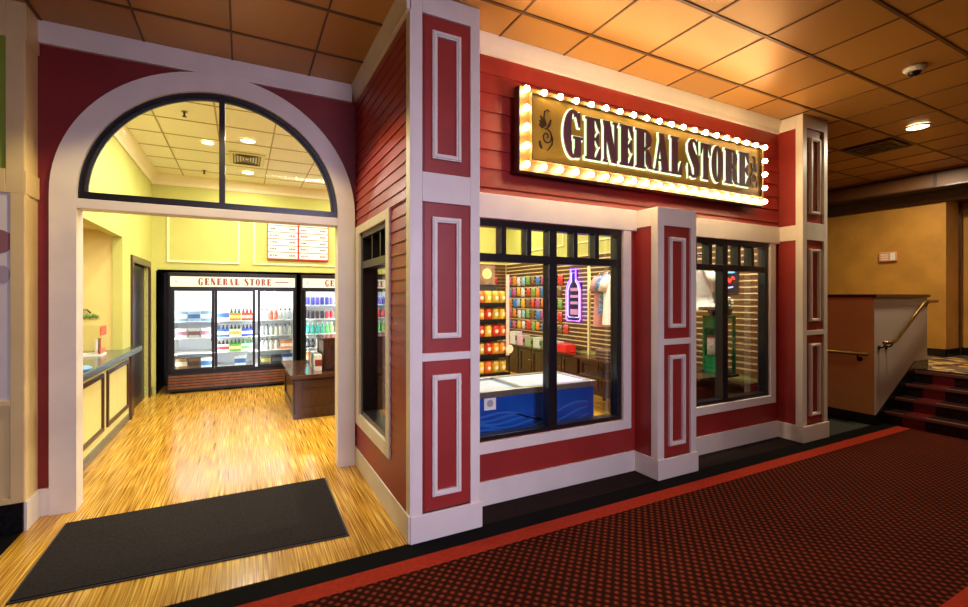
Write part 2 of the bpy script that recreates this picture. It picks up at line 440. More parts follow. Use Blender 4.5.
# ------------------------------------------------------------------ pilasters
def pilaster(n, x0, x1, ztop, panels, label, left):
    r = root('trim_%d' % n, ((x0+x1)/2, PY, 0), label, kind='structure')
    M().box(x0+.004, x1-.004, PY+.02, FY-.001, 0, ztop).build('core', RED, r)
    pw0, pw1 = x0+.072, x1-.072
    m = M()
    m.box(x0, pw0, PY, PY+.022, .17, ztop); m.box(pw1, x1, PY, PY+.022, .17, ztop)
    zs = [.17]+[v for p in panels for v in p]+[ztop]
    for i in range(0, len(zs), 2): m.box(pw0, pw1, PY, PY+.022, zs[i], zs[i+1])
    m.build('face_frame', WHITE, r, bev=.003)
    for a, b in panels:
        f = M(); f.frame(pw0+.07, pw1-.07, a+.095, b-.095, .036, PY-.002, PY+.022)
        f.frame(pw0+.078, pw1-.078, a+.103, b-.103, .018, PY-.010, PY)
        f.build('panel_moulding', WHITE, r, bev=.003)
    if left:
        m = M(); m.box(x0-.008, x0+.006, PY, PY+.075, .17, ztop)
        for a, b in left: m.box(x0-.008, x0+.006, PY+.075, FY-.03, a, b)
        m.build('side_frame', WHITE, r, bev=.003)
    m = M(); m.box(x0-.014, x1+.014, PY-.014, FY-.02, 0, .178); m.build('plinth', WHITE, r, bev=.005)
    return r
P3, P2, P1 = (.125, 1.173), (1.226, 2.225), (2.42, 3.462)
P3 = (.178, 1.173)
pilaster(9, .972, 1.466, ZC, [P3, P2, P1], 'tall white and red panelled corner pilaster beside the archway recess', None)
pilaster(10, 3.21, 3.70, 2.385, [P3, P2], 'short white and red pilaster between the two shop windows', [(2.225, 2.385)])
pilaster(11, 5.43, 5.92, ZC, [P3, P2, P1], 'tall white and red end pilaster right of the windows', [(2.225, 2.39), (3.462, ZC)])

# ------------------------------------------------------------------ side wall of the recess
WY = (3.40, 4.295); SZ = (.52, 2.175)
m = M()
m.box(SX, SX+.1, PY+.02, WY[0], 0, ZC).box(SX, SX+.1, WY[1], AY+.12, 0, ZC)
m.box(SX, SX+.1, WY[0], WY[1], 0, SZ[0]).box(SX, SX+.1, WY[0], WY[1], SZ[1], ZC)
ws = S(m.build('wall_side', RED), 'red clapboard side wall of the entrance recess')
m = M()
for a, b, c, d in [(PY+.08, AY, 2.25, 3.455), (PY+.08, 3.31, .18, 2.25), (4.44, AY, .18, 2.25), (3.31, 4.44, .18, .41)]:
    z = d
    # keep board courses aligned
    k = math.floor((3.455-d)/.087); ztop = d
    while ztop > c+1e-3:
        zb = max(c, 3.455-.087*(math.floor((3.455-ztop)/.087+1e-4)+1))
        m.prism([(SX, zb), (SX-.014, zb), (SX-.004, ztop), (SX, ztop)], 'y', a, b); ztop = zb
m.build('siding', RED, ws)
S(M().box(SX-.012, SX+.004, PY, PY+.08, .178, ZC).build('trim_12', WHITE, bev=.003), 'white corner board on the side of the corner pilaster')
S(M().box(SX-.022, SX, PY+.0, AY, 0, .178).build('baseboard_side', WHITE, bev=.004), 'white baseboard of the recess side wall')
prof = [(SX, 3.455), (SX-.03, 3.455), (SX-.034, 3.50), (SX-.05, 3.56), (SX-.06, ZC), (SX, ZC)]
S(M().prism(prof, 'y', PY, AY).build('trim_13', WHITE, bev=.003), 'white crown board of the recess side wall')
m = M()
m.box(SX-.026, SX, 3.31, WY[0], .41, 2.25).box(SX-.026, SX, WY[1], 4.435, .41, 2.25).box(SX-.026, SX, WY[0], WY[1], .41, SZ[0]-.0).box(SX-.026, SX, WY[0], WY[1], SZ[1], 2.25)
S(m.build('trim_14', WHITE, bev=.004), 'white casing of the side window')
r = root('window_3', (SX, 3.85, SZ[0]), 'narrow side window in the recess wall beside the corner pilaster', kind='structure')
x0, x1 = SX+.0, SX+.14; z0, z1 = SZ; f = .05
m = M(); m.box(x0, x1, WY[0], WY[0]+f, z0, z1).box(x0, x1, WY[1]-f, WY[1], z0, z1).box(x0, x1, WY[0]+f, WY[1]-f, z0, z0+.04).box(x0, x1, WY[0]+f, WY[1]-f, z1-.045, z1)
m.build('window_frame', BLACKF, r, bev=.003)
M().box(x0, x1, WY[0]+f, WY[1]-f, 1.855, 1.92).build('transom_bar', BLACKF, r, bev=.003)
for k in (1, 2):
    yy = WY[0]+f+k*(WY[1]-WY[0]-2*f)/3
    M().box(x0+.02, x1, yy-.014, yy+.014, 1.92, z1-.045).build('mullion', BLACKF, r, bev=.002)
M().box(SX+.09, SX+.094, WY[0]+f, WY[1]-f, z0+.04, 1.855).build('glass', CLEAR, r)
M().box(SX+.09, SX+.094, WY[0]+f, WY[1]-f, 1.92, z1-.045).build('transom_glass', CLEAR, r)

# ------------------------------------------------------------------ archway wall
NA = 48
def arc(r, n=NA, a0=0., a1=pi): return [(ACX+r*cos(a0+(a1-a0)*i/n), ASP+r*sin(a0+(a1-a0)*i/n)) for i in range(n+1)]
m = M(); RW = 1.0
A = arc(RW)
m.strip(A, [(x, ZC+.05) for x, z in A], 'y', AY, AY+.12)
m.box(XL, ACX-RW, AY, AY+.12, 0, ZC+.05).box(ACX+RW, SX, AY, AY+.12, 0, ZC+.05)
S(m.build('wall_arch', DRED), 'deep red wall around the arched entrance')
m = M(); m.strip(arc(ARI), arc(ARO), 'y', AY-.035, AY+.13)
m.box(ACX-ARO, ACX-ARI, AY-.035, AY+.13, 0, ASP).box(ACX+ARI, ACX+ARO, AY-.035, AY+.13, 0, ASP)
o = S(m.build('trim_15', WHITE), 'broad white casing of the arched entrance')
S(M().box(ACX-ARI, ACX+ARI, AY-.025, AY+.13, 2.262, 2.335).build('trim_16', WHITE, bev=.004), 'white transom bar across the arched entrance')
prof = [(AY, 3.44), (AY-.036, 3.44), (AY-.036, 3.50), (AY-.04, 3.56), (AY-.044, ZC), (AY, ZC)]
S(M().prism(prof, 'x', XL-.02, SX-.05).build('trim_17', WHITE, bev=.003), 'white crown board over the arched entrance')
m = M().box(XL, ACX-ARO, AY-.02, AY, 0, .2)
S(m.build('baseboard_arch', WHITE, bev=.003), 'short white baseboard left of the arch')
r = root('window_4', (ACX, AY, 2.335), 'half round black framed window over the shop entrance', kind='structure')
m = M(); B = [(x, z) for x, z in arc(ARI) if z >= 2.335]; 
m.strip(arc(ARI-.034, NA, .036, pi-.036), arc(ARI-.001, NA, .036, pi-.036), 'y', AY+.0, AY+.05); m.box(ACX-ARI+.001, ACX+ARI-.001, AY+.0, AY+.05, 2.335, 2.392)
m.build('window_frame', BLACKF, r)
m = M(); m.strip(arc(ARI-.052, NA, .04, pi-.04), arc(ARI-.034, NA, .04, pi-.04), 'y', AY+.025, AY+.05); m.build('glazing_bead', DGREYPL, r)
M().box(ACX-.022, ACX+.022, AY+.0, AY+.05, 2.392, ASP+ARI-.03).build('mullion', BLACKF, r, bev=.002)
g = M(); A2 = [p for p in arc(ARI-.05) if p[1] > 2.39]
g.strip(A2, [(x, 2.39) for x, z in A2], 'y', AY+.034, AY+.038); g.build('glass', CLEAR, r)

# ------------------------------------------------------------------ neighbouring front at far left
NY = 4.245; NX = -1.32
m = M(); m.box(-3.2, NX-.02, NY+.02, NY+.2, 0, ZC).box(NX-.02, NX, NY, AY, 0, ZC)
wn = S(m.build('wall_left', CREAMW), 'cream wooden wall of the neighbouring front at far left')
m = M()
m.box(NX-.068, NX+.004, NY-.004, NY+.02, .2, 2.3); m.box(NX-.09, NX+.004, NY-.004, NY+.02, 2.3, ZC); m.box(-3.2, NX-.09, NY-.004, NY+.02, 2.30, 2.46).box(-3.2, NX-.09, NY-.004, NY+.02, 3.35, ZC)
m.box(-3.2, NX-.068, NY-.004, NY+.02, .86, .90); m.box(-3.2, NX-.068, NY-.004, NY+.02, .2, .24)
m.box(NX, NX+.012, NY, AY-.005, 2.30, 2.46).box(NX, NX+.012, NY, AY-.005, 3.35, ZC).box(NX, NX+.008, NY, NY+.07, .2, ZC)
m.build('face_frame', CREAMW, wn, bev=.003)
M().box(-3.2, NX-.055, NY+.012, NY+.022, 2.46, 3.35).build('upper_panel', mat('green_panel_paint', (138, 158, 48), .5, noise=.05), wn)
M().box(-3.2, NX, NY-.012, NY+.02, 0, .2).build('plinth', BLACKS, wn)
S(M().box(NX, NX+.018, NY, AY-.02, 0, .2).build('baseboard_left', WHITE, bev=.003), 'white baseboard on the cream pier left of the arch')
r = root('poster', (-1.9, NY, .9), 'pale poster with a mauve disc in the cream front at far left', 'poster')
M().box(-2.7, NX-.056, NY+.008, NY+.0195, .9, 2.30).build('sheet', mat('poster_white', (222, 214, 206), .5, noise=.03), r)
M().lathe([(.08, -.003), (.08, 0)], (-1.45, NY+.008, 1.97), 28, axis='y').build('printed_disc', mat('poster_mauve', (150, 100, 104), .5), r)
M().lathe([(.05, -.004), (.05, 0)], (-1.425, NY+.008, 1.75), 20, axis='y', sx=.7, sy=1.2).build('printed_leaf', mat('poster_shade', (176, 160, 168), .5), r)

# ------------------------------------------------------------------ shop interior walls
m = M()
m.box(XL-.1, XL, AY+.12, 4.7, 0, 3.62)
m.box(XL-.1, XL, 4.7, 7.18, 2.34, 3.62).box(XL-.1, XL, 7.18, 7.74, 0, 3.62).box(XL-.1, XL, 7.74, 8.94, 2.06, 3.62).box(XL-.1, XL, 8.94, YB, 0, 3.62)
wl = S(m.build('wall_shop_left', YEL), 'yellow green left wall inside the shop')
m = M(); m.box(-2.02, -2.0, 4.6, 7.2, 0, .87); m.box(-3.2, XL-.1, 7.2, 7.3, 0, 2.6).box(-3.2, -3.1, 4.6, 7.2, 0, 2.6).box(-3.2, XL-.1, 4.49, 4.6, 0, 2.6)
S(m.build('wall_niche', NICHE), 'warm yellow wall behind the service counter')
S(M().box(-3.1, XL-.1, 4.6, 7.2, 2.42, 2.46).build('ceiling_niche', NICHE), 'low ceiling over the service counter')
m = M(); m.box(XL-.1, XR+.1, YB, YB+.06, 2.03, 3.62).box(XL-.1, -1.24, YB, YB+.06, 0, 2.03).box(3.05, XR+.1, YB, YB+.06, 0, 2.03)
S(m.build('wall_shop_back', YEL), 'yellow green back wall above the coolers')
m = M(); m.box(-1.24, 3.05, 9.98, 10.02, 0, 2.03).box(-1.26, -1.24, YB, 10.02, 0, 2.03).box(3.05, 3.07, YB, 10.02, 0, 2.03).box(-1.24, 3.05, YB, 9.98, 2.03, 2.05)
S(m.build('wall_cooler_recess', BLKPL), 'black recess that holds the coolers')
S(M().box(XR, XR+.08, FY+T, YB, 0, 3.62).build('wall_shop_right', YEL), 'yellow right wall inside the shop')
# crown mouldings inside
def cr(a, o): return [(a, 3.45), (a+.02*o, 3.45), (a+.035*o, 3.50), (a+.09*o, 3.58), (a+.11*o, 3.62), (a, 3.62)]
CRM = mat('shop_crown_cream', (240, 228, 186), .5)
S(M().prism(cr(XL, 1), 'y', AY+.12, YB).build('trim_18', CRM), 'cream crown moulding of the left shop wall')
S(M().prism(cr(YB, -1), 'x', XL, XR).build('trim_19', CRM), 'cream crown moulding of the back shop wall')
S(M().prism(cr(XR, -1), 'y', FY+T, YB).build('trim_20', CRM), 'cream crown moulding of the right shop wall')
PM = mat('wall_panel_moulding', (244, 238, 180), .5)
S(M().frame(-1.11, -.04, 2.17, 3.12, .035, YB-.02, YB).build('trim_21', PM, bev=.004), 'cream rectangular wall moulding left of the price board')
S(M().frame(.17, 1.75, 2.17, 3.12, .035, YB-.02, YB).build('trim_22', PM, bev=.004), 'cream rectangular wall moulding around the price board')
S(M().frame(1.95, 3.3, 2.17, 3.12, .035, YB-.02, YB).build('trim_23', PM, bev=.004), 'cream rectangular wall moulding right of the price board')
m = M()
for a in (3.7, 5.4, 7.1): m.frame(a, a+1.5, 2.56, 3.25, .03, XR-.02, XR, axis='x')
S(m.build('trim_24', PM, bev=.004), 'cream rectangular wall mouldings on the right shop wall')
# baseboards
S(M().box(XL, XL+.015, 9.06, YB, 0, .12).build('baseboard_shop', DWOOD), 'dark baseboard beside the door')
# door
r = root('door_1', (XL, 8.34, 0), 'dark wooden door in the left shop wall, past the counter', kind='structure')
m = M(); m.box(XL-.1, XL+.025, 7.64, 7.74, 0.0045, 2.06).box(XL-.1, XL+.025, 8.94, 9.05, 0.0045, 2.06).box(XL-.1, XL+.025, 7.64, 9.05, 2.06, 2.16)
m.build('door_casing', DWOOD, r, bev=.006)
M().box(XL-.085, XL-.05, 7.74, 8.94, 0.005, 2.06).build('door_leaf', mat('door_black_brown', (28, 22, 30), .4, noise=.2), r)
m = M().lathe([(.024, 0), (.026, .03), (.012, .05)], (XL-.05, 7.86, .97), 12, axis='x')
m.build('door_knob', CHROME, r)

# service counter
r = root('service_counter', (-1.3, 6.1, 0), 'cream panelled service counter with a stone top along the left shop wall', 'counter')
M().prism([(-2.0, 4.72), (-1.19, 4.63), (-1.19, 7.62), (-1.318, 7.62), (-1.318, 7.175), (-2.0, 7.175)], 'z', .875, .945).build('worktop', GRANITE, r, bev=.012)
M().box(-1.318, -1.30, 4.63, 7.45, .0045, .875).build('front_panel', mat('counter_cream', (222, 214, 136), .5, noise=.03), r)
M().box(-1.32, -1.285, 4.66, 7.45, .005, .10).build('kick_board', GRANITE, r)
for a, b in [(4.75, 6.15), (6.3, 7.34)]:
    M().frame(a, b, .19, .80, .045, -1.302, -1.28, axis='x').build('panel_moulding', DWOOD, r, bev=.005)
M().box(-1.318, -1.27, 7.42, 7.49, .0045, .875).build('end_post', DWOOD, r, bev=.004)
# rack of leaflets on the counter
r = root('leaflet_stand', (-1.5, 6.58, .945), 'small orange and white leaflet stand on the service counter', 'leaflet stand')
M().box(-1.63, -1.38, 6.47, 6.70, .945, .965).build('base', PAPER, r)
for y_ in (6.48, 6.68): M().box(-1.63, -1.38, y_, y_+.008, .965, 1.28).build('side', CLEAR, r)
M().box(-1.39, -1.38, 6.47, 6.70, 1.17, 1.27).build('header_card', mat('orange_red_card', (206, 92, 52), .5, noise=.3, nscale=20), r)
for k in range(3):
    M().box(-1.44, -1.425, 6.50+k*.065, 6.55+k*.065, .965, 1.13).build('leaflet', [PAPER, mat('brown_card', (96, 60, 44), .5), INKR][k], r)
M().box(-1.40, -1.388, 6.48, 6.69, .965, 1.02).build('front_card', mat('salmon_card', (214, 120, 80), .5), r)
tag(M().lathe([(.07, 0), (.075, .02), (.05, .035)], (-1.265, 5.30, .945), 16, sy=1.5).build('tray', mat('pale_blue_plastic', (110, 170, 214), .3)), 'pale blue dish at the near end of the service counter', 'dish')
# green sprig on niche wall
r = root('wall_ornament', (-1.66, 7.19, 1.37), 'small green leafy ornament on the yellow wall over the counter', 'ornament')
m = M()
for k in range(7):
    a = -.09+k*.03; m.sphere((-1.66+a, 7.175, 1.36+.01*(k % 2)), .02, 8, 6, sz=1.2)
m.build('leaves', GRASSY, r)
M().tube([(-1.73, 7.18, 1.38), (-1.70, 7.17, 1.44), (-1.66, 7.17, 1.44), (-1.63, 7.18, 1.40)], .008).build('stem', SCROLL, r)

# ------------------------------------------------------------------ lettering
def off(poly, g):
    # outward offset of a convex polygon
    n = len(poly); A = sum(poly[i][0]*poly[(i+1) % n][1]-poly[(i+1) % n][0]*poly[i][1] for i in range(n))
    if A < 0: poly = poly[::-1]
    out = []
    for i in range(n):
        p0, p1, p2 = poly[i-1], poly[i], poly[(i+1) % n]
        d1 = (p1[0]-p0[0], p1[1]-p0[1]); d2 = (p2[0]-p1[0], p2[1]-p1[1])
        l1 = sqrt(d1[0]**2+d1[1]**2); l2 = sqrt(d2[0]**2+d2[1]**2)
        n1 = (d1[1]/l1, -d1[0]/l1); n2 = (d2[1]/l2, -d2[0]/l2)
        k = min(2.2, 1/max(.2, (1+n1[0]*n2[0]+n1[1]*n2[1])))
        out.append((p1[0]+(n1[0]+n2[0])*g*k, p1[1]+(n1[1]+n2[1])*g*k))
    return out
def bx(a, b, c, d): return ('p', [(a, c), (b, c), (b, d), (a, d)])
GL = {
 'E': (.50, [bx(.05,.29,0,1), bx(0,.47,.945,1), bx(0,.49,0,.055), bx(.29,.40,.475,.525), ('p',[(.47,1),(.47,.69),(.43,.74),(.33,.945),(.33,1)]), ('p',[(.49,0),(.49,.31),(.45,.26),(.34,.055),(.34,0)]), ('p',[(.42,.66),(.42,.34),(.31,.5)])]),
 'N': (.56, [bx(.05,.13,0,1), bx(0,.19,0,.05), ('p',[(0,1),(.26,1),(.53,.0),(.34,0)]), bx(.45,.53,0,1), bx(.38,.58,.95,1)]),
 'R': (.56, [bx(.05,.29,0,1), bx(0,.34,0,.05), bx(0,.3,.95,1), ('s',[(.28,.97,.06),(.37,.955,.07),(.42,.87,.15),(.44,.75,.19),(.42,.62,.15),(.36,.53,.07),(.28,.515,.05)]), ('s',[(.30,.50,.05),(.38,.47,.08),(.42,.36,.16),(.44,.15,.18),(.48,.05,.10),(.58,.03,.05)])]),
 'A': (.62, [('p',[(.05,0),(.11,0),(.32,1),(.26,1)]), ('p',[(.20,1),(.38,1),(.59,0),(.33,0)]), bx(.12,.42,.27,.32), bx(0,.17,0,.05), bx(.28,.64,0,.05)]),
 'L': (.48, [bx(.05,.29,0,1), bx(0,.34,.95,1), bx(0,.47,0,.055), ('p',[(.47,0),(.47,.36),(.43,.30),(.33,.055),(.33,0)])]),
 'T': (.56, [bx(.16,.40,0,1), bx(.11,.45,0,.05), bx(0,.56,.945,1), ('p',[(0,1),(0,.68),(.04,.74),(.13,.945),(.13,1)]), ('p',[(.56,1),(.56,.68),(.52,.74),(.43,.945),(.43,1)])]),
 'O': (.56, [('r', .28, .5, .28, .52, .055, .45, 0, 2*pi)]),
 'G': (.60, [('r', .30, .5, .30, .52, .07, .45, radians(52), radians(318)), ('p',[(.52,.98),(.52,.66),(.48,.66),(.40,.90),(.44,.96)]), bx(.36,.54,.06,.42), bx(.30,.60,.40,.45), ('p',[(.36,.07),(.54,.14),(.54,.06),(.50,0),(.40,.0)])]),
 'S': (.54, [('s',[(.455,.70,.04),(.44,.82,.06),(.38,.92,.07),(.28,.975,.06),(.18,.94,.12),(.13,.85,.2),(.15,.72,.24),(.24,.58,.25),(.34,.44,.25),(.42,.29,.24),(.41,.14,.2),(.35,.06,.12),(.25,.025,.06),(.14,.08,.07),(.08,.18,.06),(.06,.31,.04)]), ('p',[(.47,1),(.47,.66),(.42,.75),(.40,.90)]), ('p',[(.05,0),(.05,.35),(.10,.26),(.12,.10)])]),
}
def glyph(m, ch, x0, z0, w, h, y0, y1, g=0., mi=0):
    W, prims = GL[ch]; fx = w/W
    T_ = lambda p: (x0+p[0]*fx, z0+p[1]*h)
    for ip, p in enumerate(prims):
        y0 = y0-.0004
        if p[0] == 'p':
            pl = [T_(q) for q in p[1]]
            m.prism(off(pl, g) if g else pl, 'y', y0, y1, mi)
        elif p[0] == 's':
            pts = p[1]; A = []; B = []
            for i, (a, b, wd) in enumerate(pts):
                p0 = pts[max(0, i-1)]; p2 = pts[min(len(pts)-1, i+1)]
                dx, dz = (p2[0]-p0[0]), (p2[1]-p0[1]); l = sqrt(dx*dx+dz*dz); nx, nz = -dz/l, dx/l
                c = T_((a, b)); hx, hz = nx*wd/2*fx, nz*wd/2*h
                l2 = sqrt(hx*hx+hz*hz); k = (l2+g)/l2
                A.append((c[0]+hx*k, c[1]+hz*k)); B.append((c[0]-hx*k, c[1]-hz*k))
            m.strip(A, B, 'y', y0, y1, mi)
        else:
            _, cx, cz, rx, rz, ix, iz, a0, a1 = p; n = 36; A = []; B = []
            for i in range(n+1):
                t = a0+(a1-a0)*i/n
                c = T_((cx, cz))
                A.append((c[0]+(rx*fx+g)*cos(t), c[1]+(rz*h+g)*sin(t)))
                B.append((c[0]+max(.001, ix*fx-g)*cos(t), c[1]+max(.001, iz*h-g)*sin(t)))
            m.strip(A, B, 'y', y0, y1, mi)

# ------------------------------------------------------------------ marquee sign
SX0, SX1, SZ0, SZ1 = 1.86, 4.92, 2.555, 3.21
r = root('marquee_sign', ((SX0+SX1)/2, FY, SZ0), 'long marquee sign reading GENERAL STORE edged with lit bulbs above the shop windows', 'sign')
M().box(SX0, SX1, 3.00, 3.06, SZ0, SZ1).box(SX0+.06, SX1-.06, 3.06, FY-.023, SZ0+.06, SZ1-.06).build('cabinet', SIGNB, r, bev=.004)
IX0, IX1, IZ0, IZ1 = 1.955, 4.825, 2.645, 3.15
m = M(); m.box(SX0+.006, IX0, 2.99, 3.0, SZ0+.006, SZ1-.006).box(IX1, SX1-.006, 2.99, 3.0, SZ0+.006, SZ1-.006)
m.box(IX0, IX1, 2.99, 3.0, SZ0+.006, IZ0).box(IX0, IX1, 2.99, 3.0, IZ1, SZ1-.006)
m.build('bulb_border', SIGNR, r)
M().box(IX0, IX1, 2.965, 3.0, IZ0, IZ1).build('name_panel', SIGNF, r, bev=.003)
M().frame(IX0-.006, IX1+.006, IZ0-.006, IZ1+.006, .012, 2.95, 2.99).build('panel_rim', SIGNR, r, bev=.002)
word = [('G', 2.232, 2.44), ('E', 2.45, 2.63), ('N', 2.635, 2.812), ('E', 2.822, 2.995), ('R', 3.0, 3.222), ('A', 3.225, 3.438), ('L', 3.438, 3.603),
        ('S', 3.66, 3.845), ('T', 3.846, 4.002), ('O', 4.005, 4.182), ('R', 4.20, 4.415), ('E', 4.415, 4.60)]
for ch, a, b in word:
    big = ch in 'GS'
    z0, z1 = (2.712, 3.085) if ch == 'G' else ((2.715, 3.078) if ch == 'S' else (2.72, 3.062))
    m = M(); glyph(m, ch, a+.012, z0, b-a-.02, z1-z0, 2.938, 2.95)
    le = m.build('letter', PLUM, r)
    m = M(); glyph(m, ch, a+.012, z0, b-a-.02, z1-z0, 2.957, 2.9645, .0105)
    m.build('letter_halo', HALO, le)
def scroll(xc, zc, mir):
    m = M()
    def st(pts, w):
        A = []; B = []; n = len(pts)
        for i, (a, b) in enumerate(pts):
            p0 = pts[max(0, i-1)]; p2 = pts[min(n-1, i+1)]
            dx, dz = p2[0]-p0[0], p2[1]-p0[1]; l = sqrt(dx*dx+dz*dz) or 1
            t = i/(n-1); ww = w*1.35*(.6+.4*sin(pi*min(1, t*1.0+.02)))
            A.append((xc+mir*(a-dz/l*ww), zc+b+dx/l*ww)); B.append((xc+mir*(a+dz/l*ww), zc+b-dx/l*ww))
        m.strip(A, B, 'y', 2.959, 2.9645)
    sp = [(.004+(.056-.0052*t)*cos(1.9-t), -.06+(.064-.0058*t)*sin(1.9-t)) for t in [i*.25 for i in range(38)]]
    st(sp, .0042)
    st([(.046, -.03), (.062, -.07), (.056, -.11), (.03, -.145), (.008, -.165)], .0048)
    st([(-.062, -.10), (-.054, -.135), (-.042, -.16)], .009)
    st([(-.03, .005), (.0, .035), (-.022, .085), (-.014, .135), (.012, .152), (.032, .14)], .0048)
    st([(.008, .01), (.03, .035), (.044, .08)], .0085)
    st([(-.034, .002), (-.052, .02), (-.066, .03)], .007)
    st([(-.026, .016), (-.048, .045), (-.062, .06)], .007)
    st([(-.014, .028), (-.036, .066), (-.054, .095)], .007)
    return m
scroll(2.09, 2.90, 1).build('scroll_ornament', SCROLL, r)
scroll(4.71, 2.90, -1).build('scroll_ornament', SCROLL, r)
bx0, bx1, bz0, bz1 = SX0+.045, SX1-.045, SZ0+.045, SZ1-.04
spots = [(bx0+(bx1-bx0)*i/19, z) for z in (bz0, bz1) for i in range(20)]+[(x, bz0+(bz1-bz0)*i/4) for x in (bx0, bx1) for i in (1, 2, 3)]
for x, z in spots:
    m = M(); m.lathe([(.012, 0), (.013, -.012), (.022, -.026), (.0245, -.038), (.021, -.052), (.011, -.061), (.002, -.063)], (x, 2.99, z), 10, axis='y')
    m.build('bulb', BULB, r)

# ------------------------------------------------------------------ coolers and what they hold
def cooler(x0, doors, label, withtext):
    x1 = x0+1.955; yf, yb = 9.10, 9.92
    r = root('glass_door_cooler', ((x0+x1)/2, yf, 0), label, 'cooler')
    m = M(); m.box(x0, x0+.05, yf+.04, yb, .06, 2.0).box(x1-.05, x1, yf+.04, yb, .06, 2.0).box(x0+.05, x1-.05, yf+.04, yb, 1.96, 2.0)
    m.box(x0+.05, x1-.05, yf+.0, yb, .30, .36).box(x0+.02, x1-.02, yf+.06, yb, .012, .30)
    m.box(x0, x1, yf, yf+.04, 1.70, 2.0)
    m.build('cabinet', BLKPL, r, bev=.004)
    m = M(); m.box(x0+.05, x1-.05, yb-.03, yb, .36, 1.96).box(x0+.05, x0+.055, yf+.05, yb-.03, .36, 1.96).box(x1-.055, x1-.05, yf+.05, yb-.03, .36, 1.96).box(x0+.05, x1-.05, yf+.04, yb-.03, .36, .375)
    m.build('liner', COOLIN, r)
    m = M()
    for z in ((.64, .90, 1.18) if x0 < 0 else (.64, .90, 1.18, 1.44)): m.box(x0+.06, x1-.06, yf+.11, yb-.06, z-.012, z)
    m.build('shelves', COOLIN, r)
    m = M().box(x0+.03, x1-.03, yf-.02, yf, 1.765, 1.935); h = m.build('header_sign', HEADER, r)
    if withtext:
        adv = 1.13/12.6; cx_ = x0+.42
        for wd in ('GENERAL', 'STORE'):
            m = M()
            for ch in wd:
                glyph(m, ch, cx_, 1.793 if ch not in 'GS' else 1.788, adv*.80, .116 if ch not in 'GS' else .126, yf-.024, yf-.02); cx_ += adv
            m.build('sign_word', INKS, h); cx_ += adv*.6
        cx_ -= adv*.6
        m = M(); m.box(cx_+.02, cx_+.30, yf-.023, yf-.02, 1.853, 1.859)
        for k in range(9): m.box(cx_+.05+k*.024, cx_+.066+k*.024, yf-.023, yf-.02, 1.845, 1.868)
        m.build('sign_flourish', INKS, h); m = M(); m.box(x0+.09, x0+.13, yf-.023, yf-.02, 1.845, 1.851).box(x0+.107, x0+.113, yf-.023, yf-.02, 1.83, 1.866)
        m.build('sign_flourish', INKS, h)
    for a, b in doors:
        d = M().frame(a-.035, b+.035, .365, 1.735, .04, yf-.012, yf+.035).build('door', BLKPL, r, bev=.003)
        M().box(a+.0, b-.0, yf+.01, yf+.014, .40, 1.70).build('glass', COOLGL, d)
        M().box(b-.012, b+.008, yf-.045, yf-.025, .85, 1.3).box(b-.008, b+.004, yf-.03, yf-.01, .87, .89).box(b-.008, b+.004, yf-.03, yf-.01, 1.26, 1.28).build('handle', BLKPL, d)
        M().box(a-.02, a-.005, yf+.05, yf+.065, .42, 1.68).box(b+.005, b+.02, yf+.05, yf+.065, .42, 1.68).build('light_strip', LED, r)
    M().box(x0+.08, x1-.08, yf+.07, yf+.10, 1.70, 1.715).build('light_strip', LED, r)  # extra top strip, added to whiten the cooler interior
    M().box(x0+.08, x1-.08, yb-.10, yb-.07, 1.93, 1.945).build('light_strip', LED, r)  # extra back strip, added to brighten the liner
    m = M(); m.box(x0-.01, x1+.01, yf-.05, yf+.06, .05, .325); m.build('lower_panel', BLKPL, r)
    m = M()
    for k in range(5): m.box(x0+.01, x1-.01, yf-.062, yf-.05, .085+k*.046, .115+k*.046)
    m.build('grille', GRILLE, r)
    return r
D1 = [(-.995, -.456), (-.383, .166), (.275, .825)]
D2 = [(a+2.03, b+2.03) for a, b in D1]
cooler(-1.075, D1, 'three door drinks cooler under a lit header sign, left of its twin', True)
cooler(.955, D2, 'second three door cooler partly hidden by the arch and the dark display table', True)

CM = {}
def cm(rgb, rough=.35):
    if rgb not in CM: CM[rgb] = mat('print_%d_%d_%d' % rgb, rgb, rough, noise=.12, nscale=25)
    return CM[rgb]
def bottle(name, x, y, z, body, cap, h=.19, rad=.03, band=None):
    m = M(); m.lathe([(rad*.9, 0), (rad, h*.03), (rad, h*.18), (rad, h*.5), (rad, h*.58), (rad*.42, h*.8), (rad*.4, h*.86), (rad*.46, h*.86), (rad*.46, h*.985), (rad*.4, h)],
            (x, y, z), 10, mis=[0, 0, 2, 0, 0, 0, 1, 1, 1])
    m_ = m; M_ = m_.build(name, [cm(body), cm(cap), cm(band or body)]); return M_
def can(name, x, y, z, body, top=(190, 190, 192), h=.125, rad=.033):
    m = M(); m.lathe([(rad*.85, 0), (rad, h*.06), (rad, h*.9), (rad*.8, h*.98), (rad*.78, h)], (x, y, z), 10, mis=[1, 0, 0, 1])
    return m.build(name, [cm(body), cm(top)])
def pack(name, x, y, z, w, h, d, c, label, cat, group=None, stripe=None, necks=None):
    r = root(name, (x, y, z), label, cat, group)
    m = M(); m.box(x-w/2, x+w/2, y-d/2, y+d/2, z, z+h); m.build('carton', cm(c), r, bev=.003)
    if stripe: M().box(x-w/2-.001, x+w/2+.001, y-d/2-.0015, y-d/2, z+h*.3, z+h*.7).build('printed_band', cm(stripe), r)
    if necks:
        for k in range(3):
            xx = x-w/2+w*(k+.5)/3
            M().lathe([(.02, 0), (.02, .02), (.011, .05), (.011, .075), (.013, .075), (.013, .09)], (xx, y-d*.2, z+h), 8, mis=[0, 0, 0, 1, 1]).build('bottle', [cm(necks), cm((226, 220, 200))], r)
    return r
Y0 = 9.10+.115
def place_sub(o, label, cat, group): tag(o, label, cat, group)
